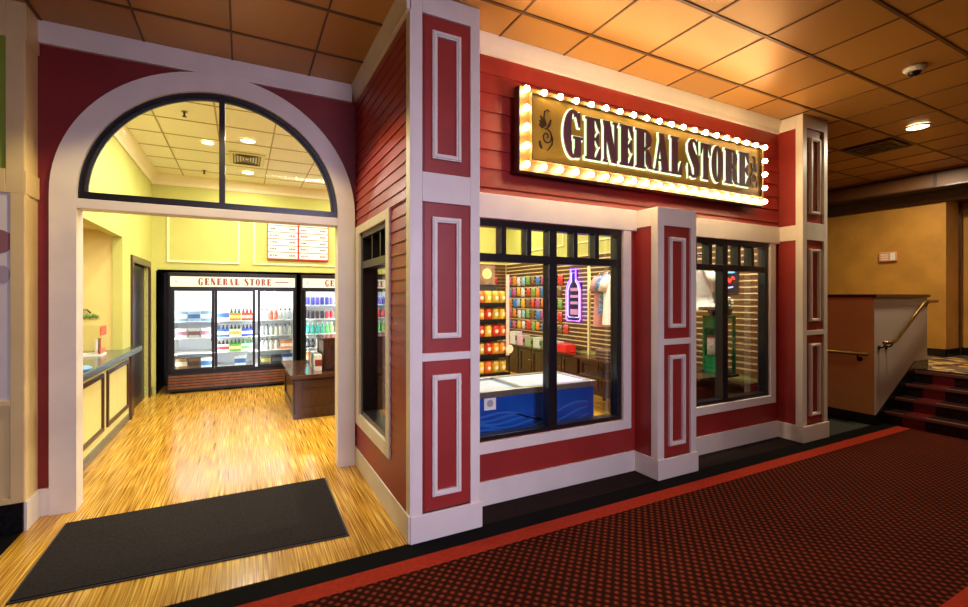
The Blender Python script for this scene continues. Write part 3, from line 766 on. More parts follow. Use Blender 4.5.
sh = {'bottom': .3755, 'fourth': .6405, 'third': .9005, 'second': 1.1805, 'top': 1.4405}
# left door of the left cooler: ice cream boxes
for i, (c, s) in enumerate([((120, 148, 170), (214, 222, 226)), ((150, 176, 196), (60, 96, 140)), ((98, 130, 158), (220, 216, 200))]):
    pack('ice_cream_carton', -.905+i*.18, Y0+.09, sh['second'], .165, .17, .16, c, ['slate blue', 'pale blue', 'steel blue'][i]+' ice cream carton on the second shelf behind the left cooler door', 'carton', stripe=s)
for i, (c, s) in enumerate([((206, 200, 196), (150, 110, 120)), ((190, 186, 186), (120, 90, 84)), ((214, 206, 204), (186, 120, 130))]):
    pack('ice_cream_carton', -.905+i*.18, Y0+.09, sh['third'], .165, .16, .16, c, ['white carton with mauve band', 'grey carton with brown band', 'white carton with pink band'][i]+' on the third shelf behind the left cooler door', 'carton', stripe=s)
for i, (c, s) in enumerate([((120, 92, 62), (190, 170, 140)), ((104, 76, 50), (60, 40, 30)), ((190, 206, 216), (70, 110, 160))]):
    pack('ice_cream_carton', -.905+i*.18, Y0+.09, sh['bottom'], .165, .18, .16, c, ['light brown banded', 'dark brown', 'pale blue banded'][i]+' carton on the cooler floor behind the left door', 'carton', stripe=s)
# middle door
rows = [('second', [((206, 214, 226), (70, 100, 170), None, 'white and blue'), ((226, 120, 40), (250, 220, 120), (20, 110, 60), 'orange with green topped bottles'), ((200, 60, 40), (240, 200, 160), (150, 40, 30), 'red with red bottles')]),
        ('third', [((50, 90, 180), (220, 226, 236), (40, 50, 90), 'deep blue'), ((236, 226, 190), (200, 180, 90), (30, 60, 30), 'cream'), ((60, 80, 190), (230, 230, 240), (50, 60, 110), 'royal blue')]),
        ('fourth', [((226, 214, 200), (160, 60, 60), (70, 24, 20), 'white and red'), ((110, 170, 70), (230, 230, 160), (20, 120, 50), 'green'), ((206, 220, 200), (120, 180, 120), (60, 140, 60), 'pale mint')]),
        ('bottom', [((196, 204, 210), (60, 100, 150), None, 'grey and blue')])]
for row, L_ in rows:
    for i, (c, s, n, nm) in enumerate(L_):
        k = i if row != 'bottom' else 1.4
        pack('drink_pack', -.295+k*.185, Y0+.09, sh[row], .176, .13 if n else .19, .14, c, '%s drink pack on the %s shelf behind the middle cooler door' % (nm, row), 'drink pack', stripe=s, necks=n)
# right door
pal = {'second': [((206, 210, 206), (120, 120, 126)), ((190, 200, 200), (90, 110, 120)), ((210, 96, 70), (230, 230, 226)), ((216, 110, 80), (236, 230, 220)), ((200, 206, 204), (150, 60, 60)), ((206, 214, 214), (90, 90, 100)), ((180, 190, 196), (60, 70, 90))],
       'third': [((206, 214, 212), (80, 100, 96)), ((150, 160, 158), (60, 60, 60)), ((214, 214, 200), (120, 130, 120)), ((196, 200, 196), (60, 80, 80)), ((214, 218, 214), (140, 140, 140)), ((150, 160, 164), (50, 60, 60)), ((210, 214, 206), (100, 110, 100))],
       'fourth': [((214, 206, 190), (120, 100, 80)), ((190, 190, 180), (70, 60, 60)), ((206, 200, 190), (130, 110, 90)), ((216, 210, 200), (90, 80, 80))]}
names = ['leftmost', 'second', 'third', 'fourth', 'fifth', 'sixth', 'rightmost']
for row, L_ in pal.items():
    for i, (c, cap) in enumerate(L_):
        nm = names[i] if not (row == 'fourth' and i == 3) else 'last'
        tag(bottle('drink_bottle', .315+i*.077, Y0+.06, sh[row], c, cap, .2, .033, tuple(min(255, int(v*.8+40)) for v in c)), '%s pale bottle from the left on the %s shelf behind the right cooler door' % (nm, row), 'bottle', 'bottles behind the right cooler door')
pack('drink_pack', .72, Y0+.09, sh['fourth'], .2, .15, .15, (226, 150, 96), 'orange and white box on the fourth shelf behind the right cooler door', 'carton', stripe=(240, 236, 226))
for i, (c, s, nm) in enumerate([((70, 74, 66), (150, 140, 60), 'dark olive'), ((44, 46, 50), (90, 90, 92), 'near black'), ((60, 80, 140), (220, 220, 226), 'navy and white')]):
    pack('drink_pack', .375+i*.18, Y0+.09, sh['bottom'], .165, .16, .15, c, '%s carton on the cooler floor behind the right door' % nm, 'carton', stripe=s)
# second cooler
rowsc = {'top': ('can', [(70, 66, 170), (90, 80, 190), (60, 56, 150), (110, 100, 200)], 'purple blue can'),
         'second': ('can', [(40, 26, 40), (60, 30, 40), (30, 28, 50), (180, 30, 36), (196, 34, 40)], 'dark or red can'),
         'third': ('bottle', [(20, 150, 140), (24, 160, 150), (30, 160, 120), (80, 176, 90), (130, 190, 70)], 'teal or green bottle'),
         'fourth': ('bottle', [(30, 30, 34), (210, 210, 206), (40, 40, 46), (200, 206, 204)], 'black or white bottle'),
         'bottom': ('bottle', [(196, 110, 60), (206, 206, 200), (150, 60, 50)], 'amber or white bottle')}
CN = {(70,66,170):'violet blue',(90,80,190):'light violet',(60,56,150):'indigo',(110,100,200):'lavender blue',(40,26,40):'dark plum',(60,30,40):'maroon',(30,28,50):'midnight blue',(180,30,36):'red',(196,34,40):'bright red',
      (20,150,140):'teal',(24,160,150):'turquoise',(30,160,120):'sea green',(80,176,90):'green',(130,190,70):'lime green',(30,30,34):'black',(210,210,206):'white',(40,40,46):'charcoal',(200,206,204):'pale grey',(196,110,60):'amber',(206,206,200):'off white',(150,60,50):'brick red'}
place = ['left', 'middle', 'right']
for row, (kind, cols, nm) in rowsc.items():
    for di, (a, b) in enumerate(D2):
        for i in range(6):
            c = cols[min(len(cols)-1, (i*len(cols))//6)] if di == 0 else cols[(i+di) % len(cols)]
            x = a+.055+i*.087
            lab = '%s %s on the %s shelf behind the %s door of the second cooler' % (CN[c], kind, row, place[di])
            if kind == 'can': o = can('drink_can', x, Y0+.05, sh[row], c, h=.15, rad=.036)
            else: o = bottle('drink_bottle', x, Y0+.05, sh[row], c, (226, 226, 220), .21, .036, tuple(min(255, int(v*.7+60)) for v in c))
            tag(o, lab, kind, '%s %ss on the %s shelf, %s door' % (CN[c], kind, row, place[di]))

# price board
r = root('price_board', (.925, YB, 2.27), 'red framed white price board high on the back shop wall', 'price board')
M().box(.395, 1.455, YB-.05, YB-.0005, 2.27, 3.03).build('backing', INKR, r)
for ci, (a, b) in enumerate([(.41, .905), (.935, 1.44)]):
    for k in range(6):
        z0 = 2.295+k*.121; rw = M().box(a, b, YB-.056, YB-.05, z0, z0+.108).build('price_row', PAPER, r)
        m = M(); n = random.randint(4, 6)
        for q in range(n): m.box(a+.03+q*.026, a+.03+q*.026+random.uniform(.012, .022), YB-.0575, YB-.056, z0+.04, z0+.04+random.uniform(.022, .036))
        for q in range(4): m.box(b-.14+q*.028, b-.14+q*.028+.019, YB-.0575, YB-.056, z0+.04, z0+.07)
        for q in range(5): m.box(a+.22+q*.03, a+.226+q*.03, YB-.0575, YB-.056, z0+.042, z0+.048)
        m.build('row_print', INKR if (ci == 1 and k in (0, 3)) else INKD, rw)

# dark display tables in the middle of the shop
r = root('display_table', (1.35, 7.1, .004), 'low dark wooden display table standing on the shop floor inside the arch', 'display table')
M().box(.60, 2.3, 6.47, 7.9, .004, .53).build('carcass', DWOOD, r, bev=.004)
M().box(.545, 2.35, 6.42, 7.95, .53, .58).build('table_top', DWOODH, r, bev=.008)
m = M(); m.frame(.60, 1.45, .06, .50, .09, 6.452, 6.47); m.frame(1.46, 2.3, .06, .50, .09, 6.452, 6.47); m.build('front_frame', DWOOD, r, bev=.004)
m = M(); m.frame(6.5, 7.87, .06, .5, .09, .582, .60, axis='x'); m.build('side_frame', DWOOD, r, bev=.004)
M().box(.585, 2.31, 6.455, 7.9, .004, .07).build('plinth', DWOOD, r, bev=.004)
r = root('display_case', (1.6, 6.95, .58), 'dark panelled wooden display case standing on the low table', 'display case')
M().box(1.0, 2.2, 6.66, 7.3, .58, 1.0).build('carcass', DWOOD, r, bev=.004)
M().box(.975, 2.22, 6.635, 7.32, 1.0, 1.03).build('case_top', DWOODH, r, bev=.005)
M().frame(1.01, 1.6, .60, .99, .07, 6.645, 6.66).build('front_frame', DWOOD, r, bev=.004)
m = M(); m.frame(6.68, 7.28, .60, .99, .05, .99, 1.0, axis='x'); m.build('side_frame', DWOOD, r)
for k in range(3):
    pack('magazine_stack', .925, 6.75+k*.19, .5805, .09, .22, .15, [(226, 222, 214), (60, 90, 120), (200, 180, 150)][k], ['white', 'blue', 'beige'][k]+' upright packet beside the display case on the low table', 'packet', stripe=[(150, 60, 50), (220, 220, 220), (90, 70, 50)][k])

# ------------------------------------------------------------------ chest freezer behind the left window
r = root('chest_freezer', (2.22, 3.72, .004), 'blue chest freezer with a pale sliding lid behind the left shop window', 'freezer')
M().box(1.5, 2.95, 3.40, 4.02, .06, .755).build('body', BLUE, r, bev=.012)
M().box(1.52, 2.93, 3.44, 4.0, .004, .06).build('plinth', BLKPL, r)
m = M(); m.frame(1.485, 2.965, 3.385, 4.035, .06, .755, .812, axis='z'); m.build('rim', STEEL, r, bev=.008)
M().box(1.545, 2.22, 3.445, 3.975, .775, .788).build('lid', FROST, r, bev=.003)
M().box(2.16, 2.905, 3.445, 3.975, .79, .802).build('lid', FROST, r, bev=.003)
M().box(2.16, 2.19, 3.445, 3.975, .802, .812).build('handle', STEEL, r)
m = M()
for k in range(5):
    pts = [(1.55+i*.04, .52+.035*sin(i*.35+k)+(k-2)*.045+.05*sin(i*.12+k*.6)) for i in range(34)]
    A = [(x, z+.008) for x, z in pts]; B = [(x, z-.008) for x, z in pts]
    m.strip(A, B, 'y', 3.397, 3.4005)
m.build('wave_graphic', mat('light_blue_print', (44, 110, 196), .35), r)
lb = M().box(1.775, 1.885, 3.396, 3.4005, .655, .765).build('label_plate', PAPER, r)
lb['label'] = 'white square notice on the blue front'
M().lathe([(.03, -.0008), (.03, 0)], (1.83, 3.396, .71), 16, axis='y').build('notice_print', mat('grey_print', (170, 170, 176), .5), lb)

# ------------------------------------------------------------------ right shop wall fittings
m = M(); z = .66
while z < 2.33:
    m.box(XR-.03, XR-.004, 3.30, YB-.04, z, z+.054); m.box(XR-.022, XR, 3.30, YB-.04, z+.054, z+.0765, 1); z += .0765
sl = S(m.build('trim_30', [BROWNSLAT, SLATLIP]), 'long brown slatted panel covering the right shop wall')
M().box(XR-.035, XR, 3.27, 3.30, .62, 2.35).build('end_strip', PAPER, sl)
m = M(); z = .66
while z < 2.33:
    m.box(3.4, XR-.05, YB-.026, YB-.004, z, z+.062); m.box(3.4, XR-.05, YB-.008, YB, z+.062, z+.0765, 1); z += .0765
S(m.build('trim_31', [BROWNSLAT, SLATLIP]), 'brown slatted panel on the back shop wall')
first = None
order = [3.30, 4.27, 5.24, 6.21, 7.18, 8.15]
labs = ['low dark cabinet at the right window end of the slatted wall', 'low dark cabinet behind the green crate and clothes table', 'low dark cabinet behind the far post of the clothes table',
        'low dark cabinet under the purple neon bottle', 'low dark cabinet next left of the one under the neon bottle', 'low dark cabinet in the back right corner behind the snack rack']
for i, y_ in enumerate(order):
    if first is None:
        first = root('base_cabinet', (5.2, y_, .004), labs[0], 'cabinet', 'low cabinets along the right shop wall')
        M().box(5.07, XR-.04, y_, y_+.96, .004, .57).build('carcass', DWOOD, first, bev=.003)
        M().box(5.03, XR-.036, y_-.002, y_+.962, .57, .60).build('cabinet_top', DWOODH, first, bev=.004)
        for k in range(2):
            d = M().frame(y_+.02+k*.47, y_+.47+k*.47, .08, .55, .06, 5.05, 5.07, axis='x').build('door', DWOOD, first, bev=.003)
            M().sphere((5.04, y_+.43+k*.1, .35), .012).build('knob', BRASS, d)
    else: dup(first, (5.2, y_, .004), labs[i])

# hanging packets
cols = [((206, 60, 44), 'red'), ((226, 170, 50), 'yellow'), ((70, 120, 180), 'blue'), ((120, 160, 70), 'green'), ((216, 206, 190), 'white'), ((190, 90, 130), 'pink'), ((120, 90, 60), 'brown'), ((150, 180, 196), 'pale blue'), ((220, 130, 50), 'orange')]
def packet_mesh(c, w, h, t=.03):
    m = M(); n = 6
    vs = []; 
    for i in range(n+1):
        for j in range(n+1):
            u, v = i/n-.5, j/n-.5
            d = t*max(0, (1-(2*u)**4)*(1-(2*v)**4))
            vs.append((-d, u*w, v*h))
    for i in range(n+1):
        for j in range(n+1):
            u, v = i/n-.5, j/n-.5; vs.append((.003, u*w, v*h))
    k = (n+1)**2; fs = []
    for i in range(n):
        for j in range(n):
            a = i*(n+1)+j; fs.append((a, a+1, a+n+2, a+n+1)); fs.append((k+a, k+a+n+1, k+a+n+2, k+a+1))
    m.add(vs, fs, 0, True)
    m.box(-.004, .002, -w/2, w/2, h/2-.002, h/2+.025, 1)
    return m
proto = {}
def packet(name, loc, ci, rotz, label, group, cat='packet', sc=1.):
    c, nm = cols[ci]
    key = (name, ci)
    if key not in proto:
        o = packet_mesh(c, .15, .19).build(name, [cm(c), cm(tuple(min(255, int(v*.5+128)) for v in c))]); proto[key] = o
    else:
        o = proto[key].copy(); COL.objects.link(o)
    o.location = loc; o.rotation_euler = (0, 0, rotz); o.scale = (1, sc, sc)
    tag(o, label, cat, group)
rown = ['lowest', 'second', 'middle', 'fourth', 'top']
for ri in range(5):
    for k in range(12):
        y_ = 6.98+k*.185; z_ = .98+ri*.235
        if 6.4 < y_ < 7.05 and ri > 0 and k == 0: continue
        ci = (ri*3+k*5+(k*k) % 4) % 9
        y_ += random.uniform(-.02, .02); z_ += random.uniform(-.016, .016)
        packet('hanging_packet', (XR-.045, y_, z_), ci, 0, '%s packet hanging in the %s row on the slatted right wall' % (cols[ci][1], rown[ri]), '%s packets, %s row, right wall' % (cols[ci][1], rown[ri]), sc=random.uniform(.78, 1.04))
for ri in range(5):
    for k in range(4):
        x_ = 4.5+k*.19; z_ = .98+ri*.235; ci = (ri*2+k*3+1) % 9
        packet('hanging_packet', (x_, YB-.04, z_), ci, pi/2, '%s packet hanging in the %s row on the slatted back wall' % (cols[ci][1], rown[ri]), '%s packets, %s row, back wall' % (cols[ci][1], rown[ri]))
# goods on the low cabinets
gd = [((236, 200, 210), 'pink and white', 8.75, .22), ((230, 226, 220), 'white', 8.45, .26), ((226, 180, 196), 'rose', 8.15, .2), ((150, 170, 120), 'sage green', 7.85, .18), ((206, 214, 190), 'pale green', 7.55, .2), ((120, 140, 90), 'olive green', 7.25, .16), ((196, 190, 200), 'lilac grey', 7.0, .17)]
for c, nm, y_, h in gd:
    pack('gift_box', 5.18, y_, .6005, .18, h, .22, c, '%s box standing on the low cabinets under the hanging packets' % nm, 'box', stripe=tuple(int(v*.6) for v in c))
r = root('red_basket', (5.17, 6.72, .6), 'bright red open basket on the cabinet under the neon bottle', 'basket')
m = M(); m.prism([(5.05, 6.58), (5.29, 6.58), (5.29, 6.86), (5.05, 6.86)], 'z', .6005, .612)
for a in ((5.05, 5.06, 6.58, 6.86), (5.28, 5.29, 6.58, 6.86), (5.06, 5.28, 6.58, 6.59), (5.06, 5.28, 6.85, 6.86)): m.box(*a, .6005, .74)
m.build('bin', cm((224, 40, 30)), r, bev=.004)
m = M()
for k in range(6): m.sphere((5.11+.06*(k % 3), 6.66+.12*(k//3), .72), .05, 8, 6)
m.build('contents', cm((196, 60, 60)), r)

# neon bottle
r = root('neon_bottle_sign', (XR-.05, 6.73, 1.15), 'glowing purple bottle shaped neon sign on the slatted right wall', 'neon sign')
yc = 6.73; ol = [(-.17, 1.16), (-.20, 1.20), (-.20, 1.72), (-.15, 1.84), (-.075, 1.92), (-.07, 2.10), (.07, 2.10), (.075, 1.92), (.15, 1.84), (.20, 1.72), (.20, 1.20), (.17, 1.16)]
M().tube([(XR-.075, yc+a, b) for a, b in ol], .014, 8, closed=True).build('outline_tube', NEONP, r)
M().tube([(XR-.07, yc+a*.8, 1.62+(b-1.62)*.86) for a, b in ol], .008, 8, closed=True).build('inner_tube', NEONW, r)
M().box(XR-.05, XR-.036, yc-.19, yc+.19, 1.17, 1.85).box(XR-.05, XR-.036, yc-.07, yc+.07, 1.85, 2.09).build('backing', mat('neon_backing', (40, 26, 70), .3), r)
m = M()
for k, z_ in enumerate((1.27, 1.46, 1.58, 1.70)): m.box(XR-.053, XR-.05, yc-.11, yc+.11, z_, z_+[.1, .05, .05, .06][k])
m.build('printed_panel', mat('neon_print', (206, 150, 190), .4), r)
r = root('neon_reflection', (XR-.05, 3.74, 1.62), 'small blue and red neon reflection built as glowing tubes on the slatted wall seen through the right window', 'neon sign')
M().box(XR-.045, XR-.031, 3.58, 3.90, 1.64, 1.98).build('backing', mat('neon_back_dark', (30, 28, 44), .3), r)  # neon reflection of the right window, built as glowing tubes on a board
m = M(); m.tube([(XR-.06, 3.60+.28*i/8, 1.93+.02*sin(i)) for i in range(9)], .012); m.tube([(XR-.06, 3.62+.26*i/8, 1.90) for i in range(9)], .01); m.build('blue_tube', NEONB, r)
m = M(); m.tube([(XR-.06, 3.62+.2*i/10, 1.81+.035*sin(i*1.6)) for i in range(11)], .01); m.build('red_tube', NEONR, r)
m = M(); m.tube([(XR-.06, 3.88, 1.84), (XR-.06, 3.88, 1.67), (XR-.06, 3.78, 1.67), (XR-.06, 3.78, 1.76)], .009); m.tube([(XR-.06, 3.64+.12*i/6, 1.72-.02*i/6) for i in range(7)], .009); m.build('white_tube', NEONW, r)

# snack rack with bags
r = root('snack_rack', (3.35, 6.7, .004), 'black wire snack rack with five shelves of chip bags behind the left shop window', 'rack')
RX0, RX1, RY0, RY1 = 2.85, 3.82, 6.42, 6.86
m = M()
for x_ in (RX0, RX1):
    for y_ in (RY0+.02, RY1): m.tube([(x_, y_, .004), (x_, y_, 1.82)], .012)
m.build('upright', BLKPL, r)
M().box(RX0, RX1, RY1-.01, RY1+.005, .3, 1.8).build('back_panel', DGREYPL, r)
shz = [.36, .66, .94, 1.21, 1.47]
for z_ in shz:
    M().box(RX0, RX1, RY0, RY1, z_-.025, z_).box(RX0, RX1, RY0-.012, RY0, z_-.03, z_+.03).build('shelf', BLKPL, r)
h = M().box(RX0+.1, RX1-.05, RY1-.03, RY1-.01, 1.80, 2.12).build('header_board', mat('header_tan', (150, 120, 90), .5, noise=.3, nscale=10), r)
M().lathe([(.09, -.004), (.09, 0)], (3.62, RY1-.03, 1.98), 24, axis='y').build('header_disc', cm((250, 226, 150)), h)
M().lathe([(.07, -.012), (.07, 0)], (3.80, RY0-.012, .76), 24, axis='y').build('price_disc', cm((250, 232, 200)), r)
M().box(3.74, 3.80, RY0-.02, RY0-.012, .66, 1.95).build('clip_strip', cm((226, 200, 180)), r)
BC = [((236, 160, 40), 'orange'), ((244, 196, 60), 'yellow'), ((206, 60, 36), 'red'), ((226, 110, 40), 'dark orange'), ((200, 170, 60), 'mustard')]
bp = {}
rn = ['bottom', 'fourth', 'middle', 'second', 'top']
for si, z_ in enumerate(shz):
    for k in range(7):
        ci = (k*2+si*3+(k*si) % 3) % 5
        if si == 0 and k > 4: ci = 4
        c, nm = BC[ci]
        if ci not in bp:
            m = M(); n = 8; vs = []; w, h, t = .131, .22, .05
            for sgn in (-1, 1):
                for i in range(n+1):
                    for j in range(n+1):
                        u, v = i/n-.5, j/n-.5
                        d = t*max(0, (1-(2*u)**4)*(1-(2*v)**6))
                        vs.append((u*w*(1-.08*(1-(2*v)**2)), sgn*d, (v+.5)*h))
            K = (n+1)**2; fs = []; 
            for i in range(n):
                for j in range(n):
                    a = i*(n+1)+j; fs.append((a, a+1, a+n+2, a+n+1)); fs.append((K+a, K+a+n+1, K+a+n+2, K+a+1))
            m.add(vs, fs, 0, True)
            m.lathe([(.03, -.003), (.03, 0)], (0, -.0505, .11), 12, 1, axis='y')
            o = m.build('chip_bag', [cm(c), cm((250, 236, 190))]); bp[ci] = o
        else: o = bp[ci].copy(); COL.objects.link(o)
        o.location = (2.93+k*.132, RY0+.07, z_+.0005); o.rotation_euler = (0, 0, random.uniform(-.03, .03))
        tag(o, '%s chip bag on the %s shelf of the snack rack' % (nm, rn[si]), 'chip bag', '%s chip bags on the %s rack shelf' % (nm, rn[si]))

# clothes table with rail, shirts and green crate
r = root('clothes_table', (4.62, 4.45, .004), 'dark wooden clothes table with white posts and a hanging rail behind the windows', 'clothes stand')
M().box(4.36, 5.025, 3.33, 5.48, .69, .72).build('table_top', DWOODH, r, bev=.004)
M().box(4.38, 4.94, 3.46, 5.46, .44, .465).build('shelf', DWOOD, r, bev=.003)
for x_ in (4.38, 4.90):
    for y_ in (3.46, 5.42): M().box(x_, x_+.04, y_, y_+.04, .004, .69).build('leg', DWOOD, r)
for y_ in (3.98, 5.42): M().box(4.60, 4.635, y_, y_+.035, .72, 2.12).build('post', CREAM, r, bev=.003)
M().tube([(4.617, 3.48, 2.08), (4.617, 5.44, 2.08)], .012).build('rail', CHROME, r)
M().box(4.39, 4.93, 3.455, 3.475, .465, .69).build('end_panel', DWOOD, r)
def shirt(loc, rotz, m_, label, cat='shirt', prn=None, ln=.74, wd=1.):
    t = root('hanging_shirt', loc, label, cat)
    x, y, z = loc
    prof = [(0, .02), (-.03, .06), (-.06, .17), (-.10, .215), (-.2, .235), (-.35, .23), (-.5, .235), (-ln, .25)]
    m = M(); n = 28; vs = []
    for dz, hw in prof:
        for q in range(n):
            a = 2*pi*q/n
            fold = 1+.10*sin(a*7+dz*3)*min(1, -dz*2.2)
            vs.append((x+wd*hw*cos(a), y+(.034+.014*min(1, -dz*1.6))*sin(a)*fold, z-.12+dz))
    fs = []
    for i in range(len(prof)-1):
        for q in range(n): fs.append((i*n+q, i*n+(q+1) % n, (i+1)*n+(q+1) % n, (i+1)*n+q))
    fs.append(tuple(range(n)))
    m.add(vs, fs, 0, True)
    for s in (-1, 1):
        m.tube([(x+s*.15*wd, y, z-.19), (x+s*.21*wd, y, z-.27), (x+s*.245*wd, y, z-.40)], [.055, .062, .065], 12)
    b = m.build('shirt_body', m_, t)
    if prn:
        p = M()
        # dark animal silhouette printed low on the shirt front
        p.lathe([(.001, -.004), (.085, -.003), (.085, 0)], (x+.03, y-.056, z-.60), 20, axis='y', sx=1.0, sy=.75)
        p.lathe([(.001, -.004), (.05, -.003), (.05, 0)], (x-.05, y-.056, z-.52), 16, axis='y')
        p.prism([(x-.09, z-.51), (x-.135, z-.525), (x-.09, z-.55)], 'y', y-.060, y-.056)
        p.box(x-.02, x+.0, y-.080, y-.056, z-.70, z-.62).box(x+.05, x+.07, y-.080, y-.056, z-.70, z-.62)
        p.build('printed_silhouette', INKD, b)
    h = M().tube([(x-.19*wd, y, z-.17), (x, y, z-.10), (x+.19*wd, y, z-.17)], .007)
    h.tube([(x, y, z-.10), (x, y, z-.02), (x+.018, y, z+.012), (x, y, z+.022), (x-.018, y, z+.012)], .0035)
    h.build('hanger', CHROME, t)
    t.rotation_euler = (0, 0, rotz)
    return t
RR = radians(-48)
shirt((4.617, 4.78, 2.067), RR, TSH, 'cream shirt with a dark animal print hanging at the right of the left window', prn=True)
shirt((4.617, 5.08, 2.067), RR, PINKC, 'pink shirt hanging behind the cream printed shirt', ln=.78, wd=.7)
shirt((4.617, 4.93, 2.067), RR, BLUEC, 'blue patterned shirt hanging between the pink and the cream shirt', ln=.6, wd=.85)
shirt((4.617, 3.62, 2.067), radians(-52), TSH, 'cream shirt hanging at the left of the right window', ln=.46)
shirt((4.617, 3.85, 2.067), radians(-52), mat('ivory_cotton', (238, 230, 190), .9, noise=.05), 'ivory shirt hanging behind the cream shirt in the right window', ln=.46)
for k, (c, nm) in enumerate([((96, 104, 110), 'grey'), ((200, 196, 186), 'off white'), ((110, 84, 66), 'brown')]):
    r2 = root('folded_clothes', (4.62, 4.35+k*.33, .72), '%s folded shirts stacked on the clothes table' % nm, 'folded shirts')
    for q in range(3): M().box(4.47, 4.77, 4.22+k*.33, 4.48+k*.33, .7205+q*.045, .7205+q*.045+.042).build('shirt', cm(c, .9), r2, bev=.015)
r = root('green_crate', (4.8, 3.6, .72), 'bright green open metal crate stand behind the right shop window', 'crate')
cx0, cx1, cy0, cy1, cz0, cz1 = 4.785, 5.02, 3.37, 3.63, .7205, 1.38
m = M()
for x_ in (cx0, cx1-.03):
    for y_ in (cy0, cy1-.03): m.box(x_, x_+.03, y_, y_+.03, cz0, cz1)
m.frame(cx0, cx1, cy0, cy1, .03, cz1-.03, cz1, axis='z'); m.frame(cx0, cx1, cy0, cy1, .03, cz0, cz0+.03, axis='z')
m.build('crate_frame', GREENP, r, bev=.003)
M().box(cx0+.01, cx1-.01, cy1-.02, cy1-.008, cz0, cz1-.02).build('back_panel', GREENP, r)
M().box(cx0+.005, cx0+.015, cy0+.03, cy1-.03, cz0, cz0+.2).box(cx0+.005, cx0+.015, cy0+.03, cy1-.03, cz1-.14, cz1-.03).build('side_panel', GREENP, r)
M().box(cx0+.01, cx1-.01, cy0+.01, cy1-.02, .90, .915).build('shelf', GREENP, r)
o = packet_mesh((226, 222, 210), .2, .2, .05).build('coffee_bag', [cm((228, 222, 208)), cm((190, 70, 60))]); o.location = (4.86, 3.50, 1.024); o.rotation_euler = (0, 0, radians(50))
tag(o, 'white bag with a red top standing inside the green crate', 'bag')
r = root('cap', (4.86, 3.53, 1.38), 'black cap lying on the green crate', 'cap')
M().sphere((4.855, 3.53, 1.4335), .07, 14, 8, sz=.7).build('crown', cm((24, 24, 26)), r)
M().prism([(4.76, 3.47), (4.80, 3.42), (4.86, 3.45), (4.84, 3.54), (4.79, 3.56)], 'z', 1.3805, 1.389).build('brim', cm((24, 24, 26)), r, bev=.002)
r = root('flower_pot', (4.975, 3.43, 1.38), 'small pot of white flowers on the right end of the green crate', 'flower pot')
M().lathe([(.028, 0), (.04, .07), (.043, .075)], (4.975, 3.43, 1.3805), 14).build('pot', cm((60, 50, 46)), r)
m = M()
for k in range(9): m.sphere((4.975+.05*cos(k*2.4)*((k % 3)+1)/3, 3.43+.04*sin(k*2.4)*((k % 3)+1)/3, 1.49+.03*(k % 4)), .016, 8, 6)
m.build('blossoms', cm((232, 230, 220)), r)
m = M()
for k in range(9): m.tube([(4.975, 3.43, 1.45), (4.975+.05*cos(k*2.4)*((k % 3)+1)/3, 3.43+.04*sin(k*2.4)*((k % 3)+1)/3, 1.485+.03*(k % 4))], .005, 6)
m.build('stems', GRASSY, r)

# ------------------------------------------------------------------ ceiling fittings in the shop
def downlight(x, y, z, lens, label, rad=.085, group=None, trimm=None):
    r = root('downlight', (x, y, z), label, 'ceiling light', group)
    m = M(); n = 24
    A = [(x+rad*1.25*cos(2*pi*i/n), y+rad*1.25*sin(2*pi*i/n)) for i in range(n)]; B = [(x+rad*cos(2*pi*i/n), y+rad*sin(2*pi*i/n)) for i in range(n)]
    m.strip(A, B, 'z', z-.012, z-.0005, closed=True); m.build('trim_ring', trimm or VENTL, r)
    M().lathe([(rad, -.006), (rad, -.001)], (x, y, z), 20).build('lens', lens, r)
ZS = 3.614
downlight(.064, 6.70, ZS, LAMPI, 'round ceiling light right of the arch mullion, nearer of two')
downlight(.08, 8.42, ZS, LAMPI, 'round ceiling light beyond the ceiling vent over the coolers')
downlight(-.40, 7.03, ZS, LAMPI, 'round ceiling light left of the arch mullion', rad=.07)
r = root('ceiling_vent', (.06, 7.63, ZS), 'square cream air vent in the shop ceiling between two lights', 'vent')
M().frame(-.17, .29, 7.30, 7.96, .05, ZS-.014, ZS-.0005, axis='z').build('vent_frame', VENTL, r, bev=.003)
m = M()
for k in range(5): m.frame(-.12+.036*k, .24-.036*k, 7.35+.05*k, 7.91-.05*k, .012, ZS-.012+.0015*k, ZS-.0005, axis='z')
m.build('louvres', VENTM, r)
for i, (x, y) in enumerate([(-.56, 5.98), (-.54, 8.61)]):
    r = root('sprinkler', (x, y, ZS), ['small brass sprinkler head in the near part of the shop ceiling', 'small brass sprinkler head in the far part of the shop ceiling'][i], 'sprinkler')
    M().lathe([(.03, -.006), (.03, -.0005)], (x, y, ZS), 14).build('plate', BRASS, r)
    M().lathe([(.01, -.05), (.01, -.006)], (x, y, ZS), 10).lathe([(.022, -.056), (.022, -.05)], (x, y, ZS), 10).build('nozzle', VENTM, r)

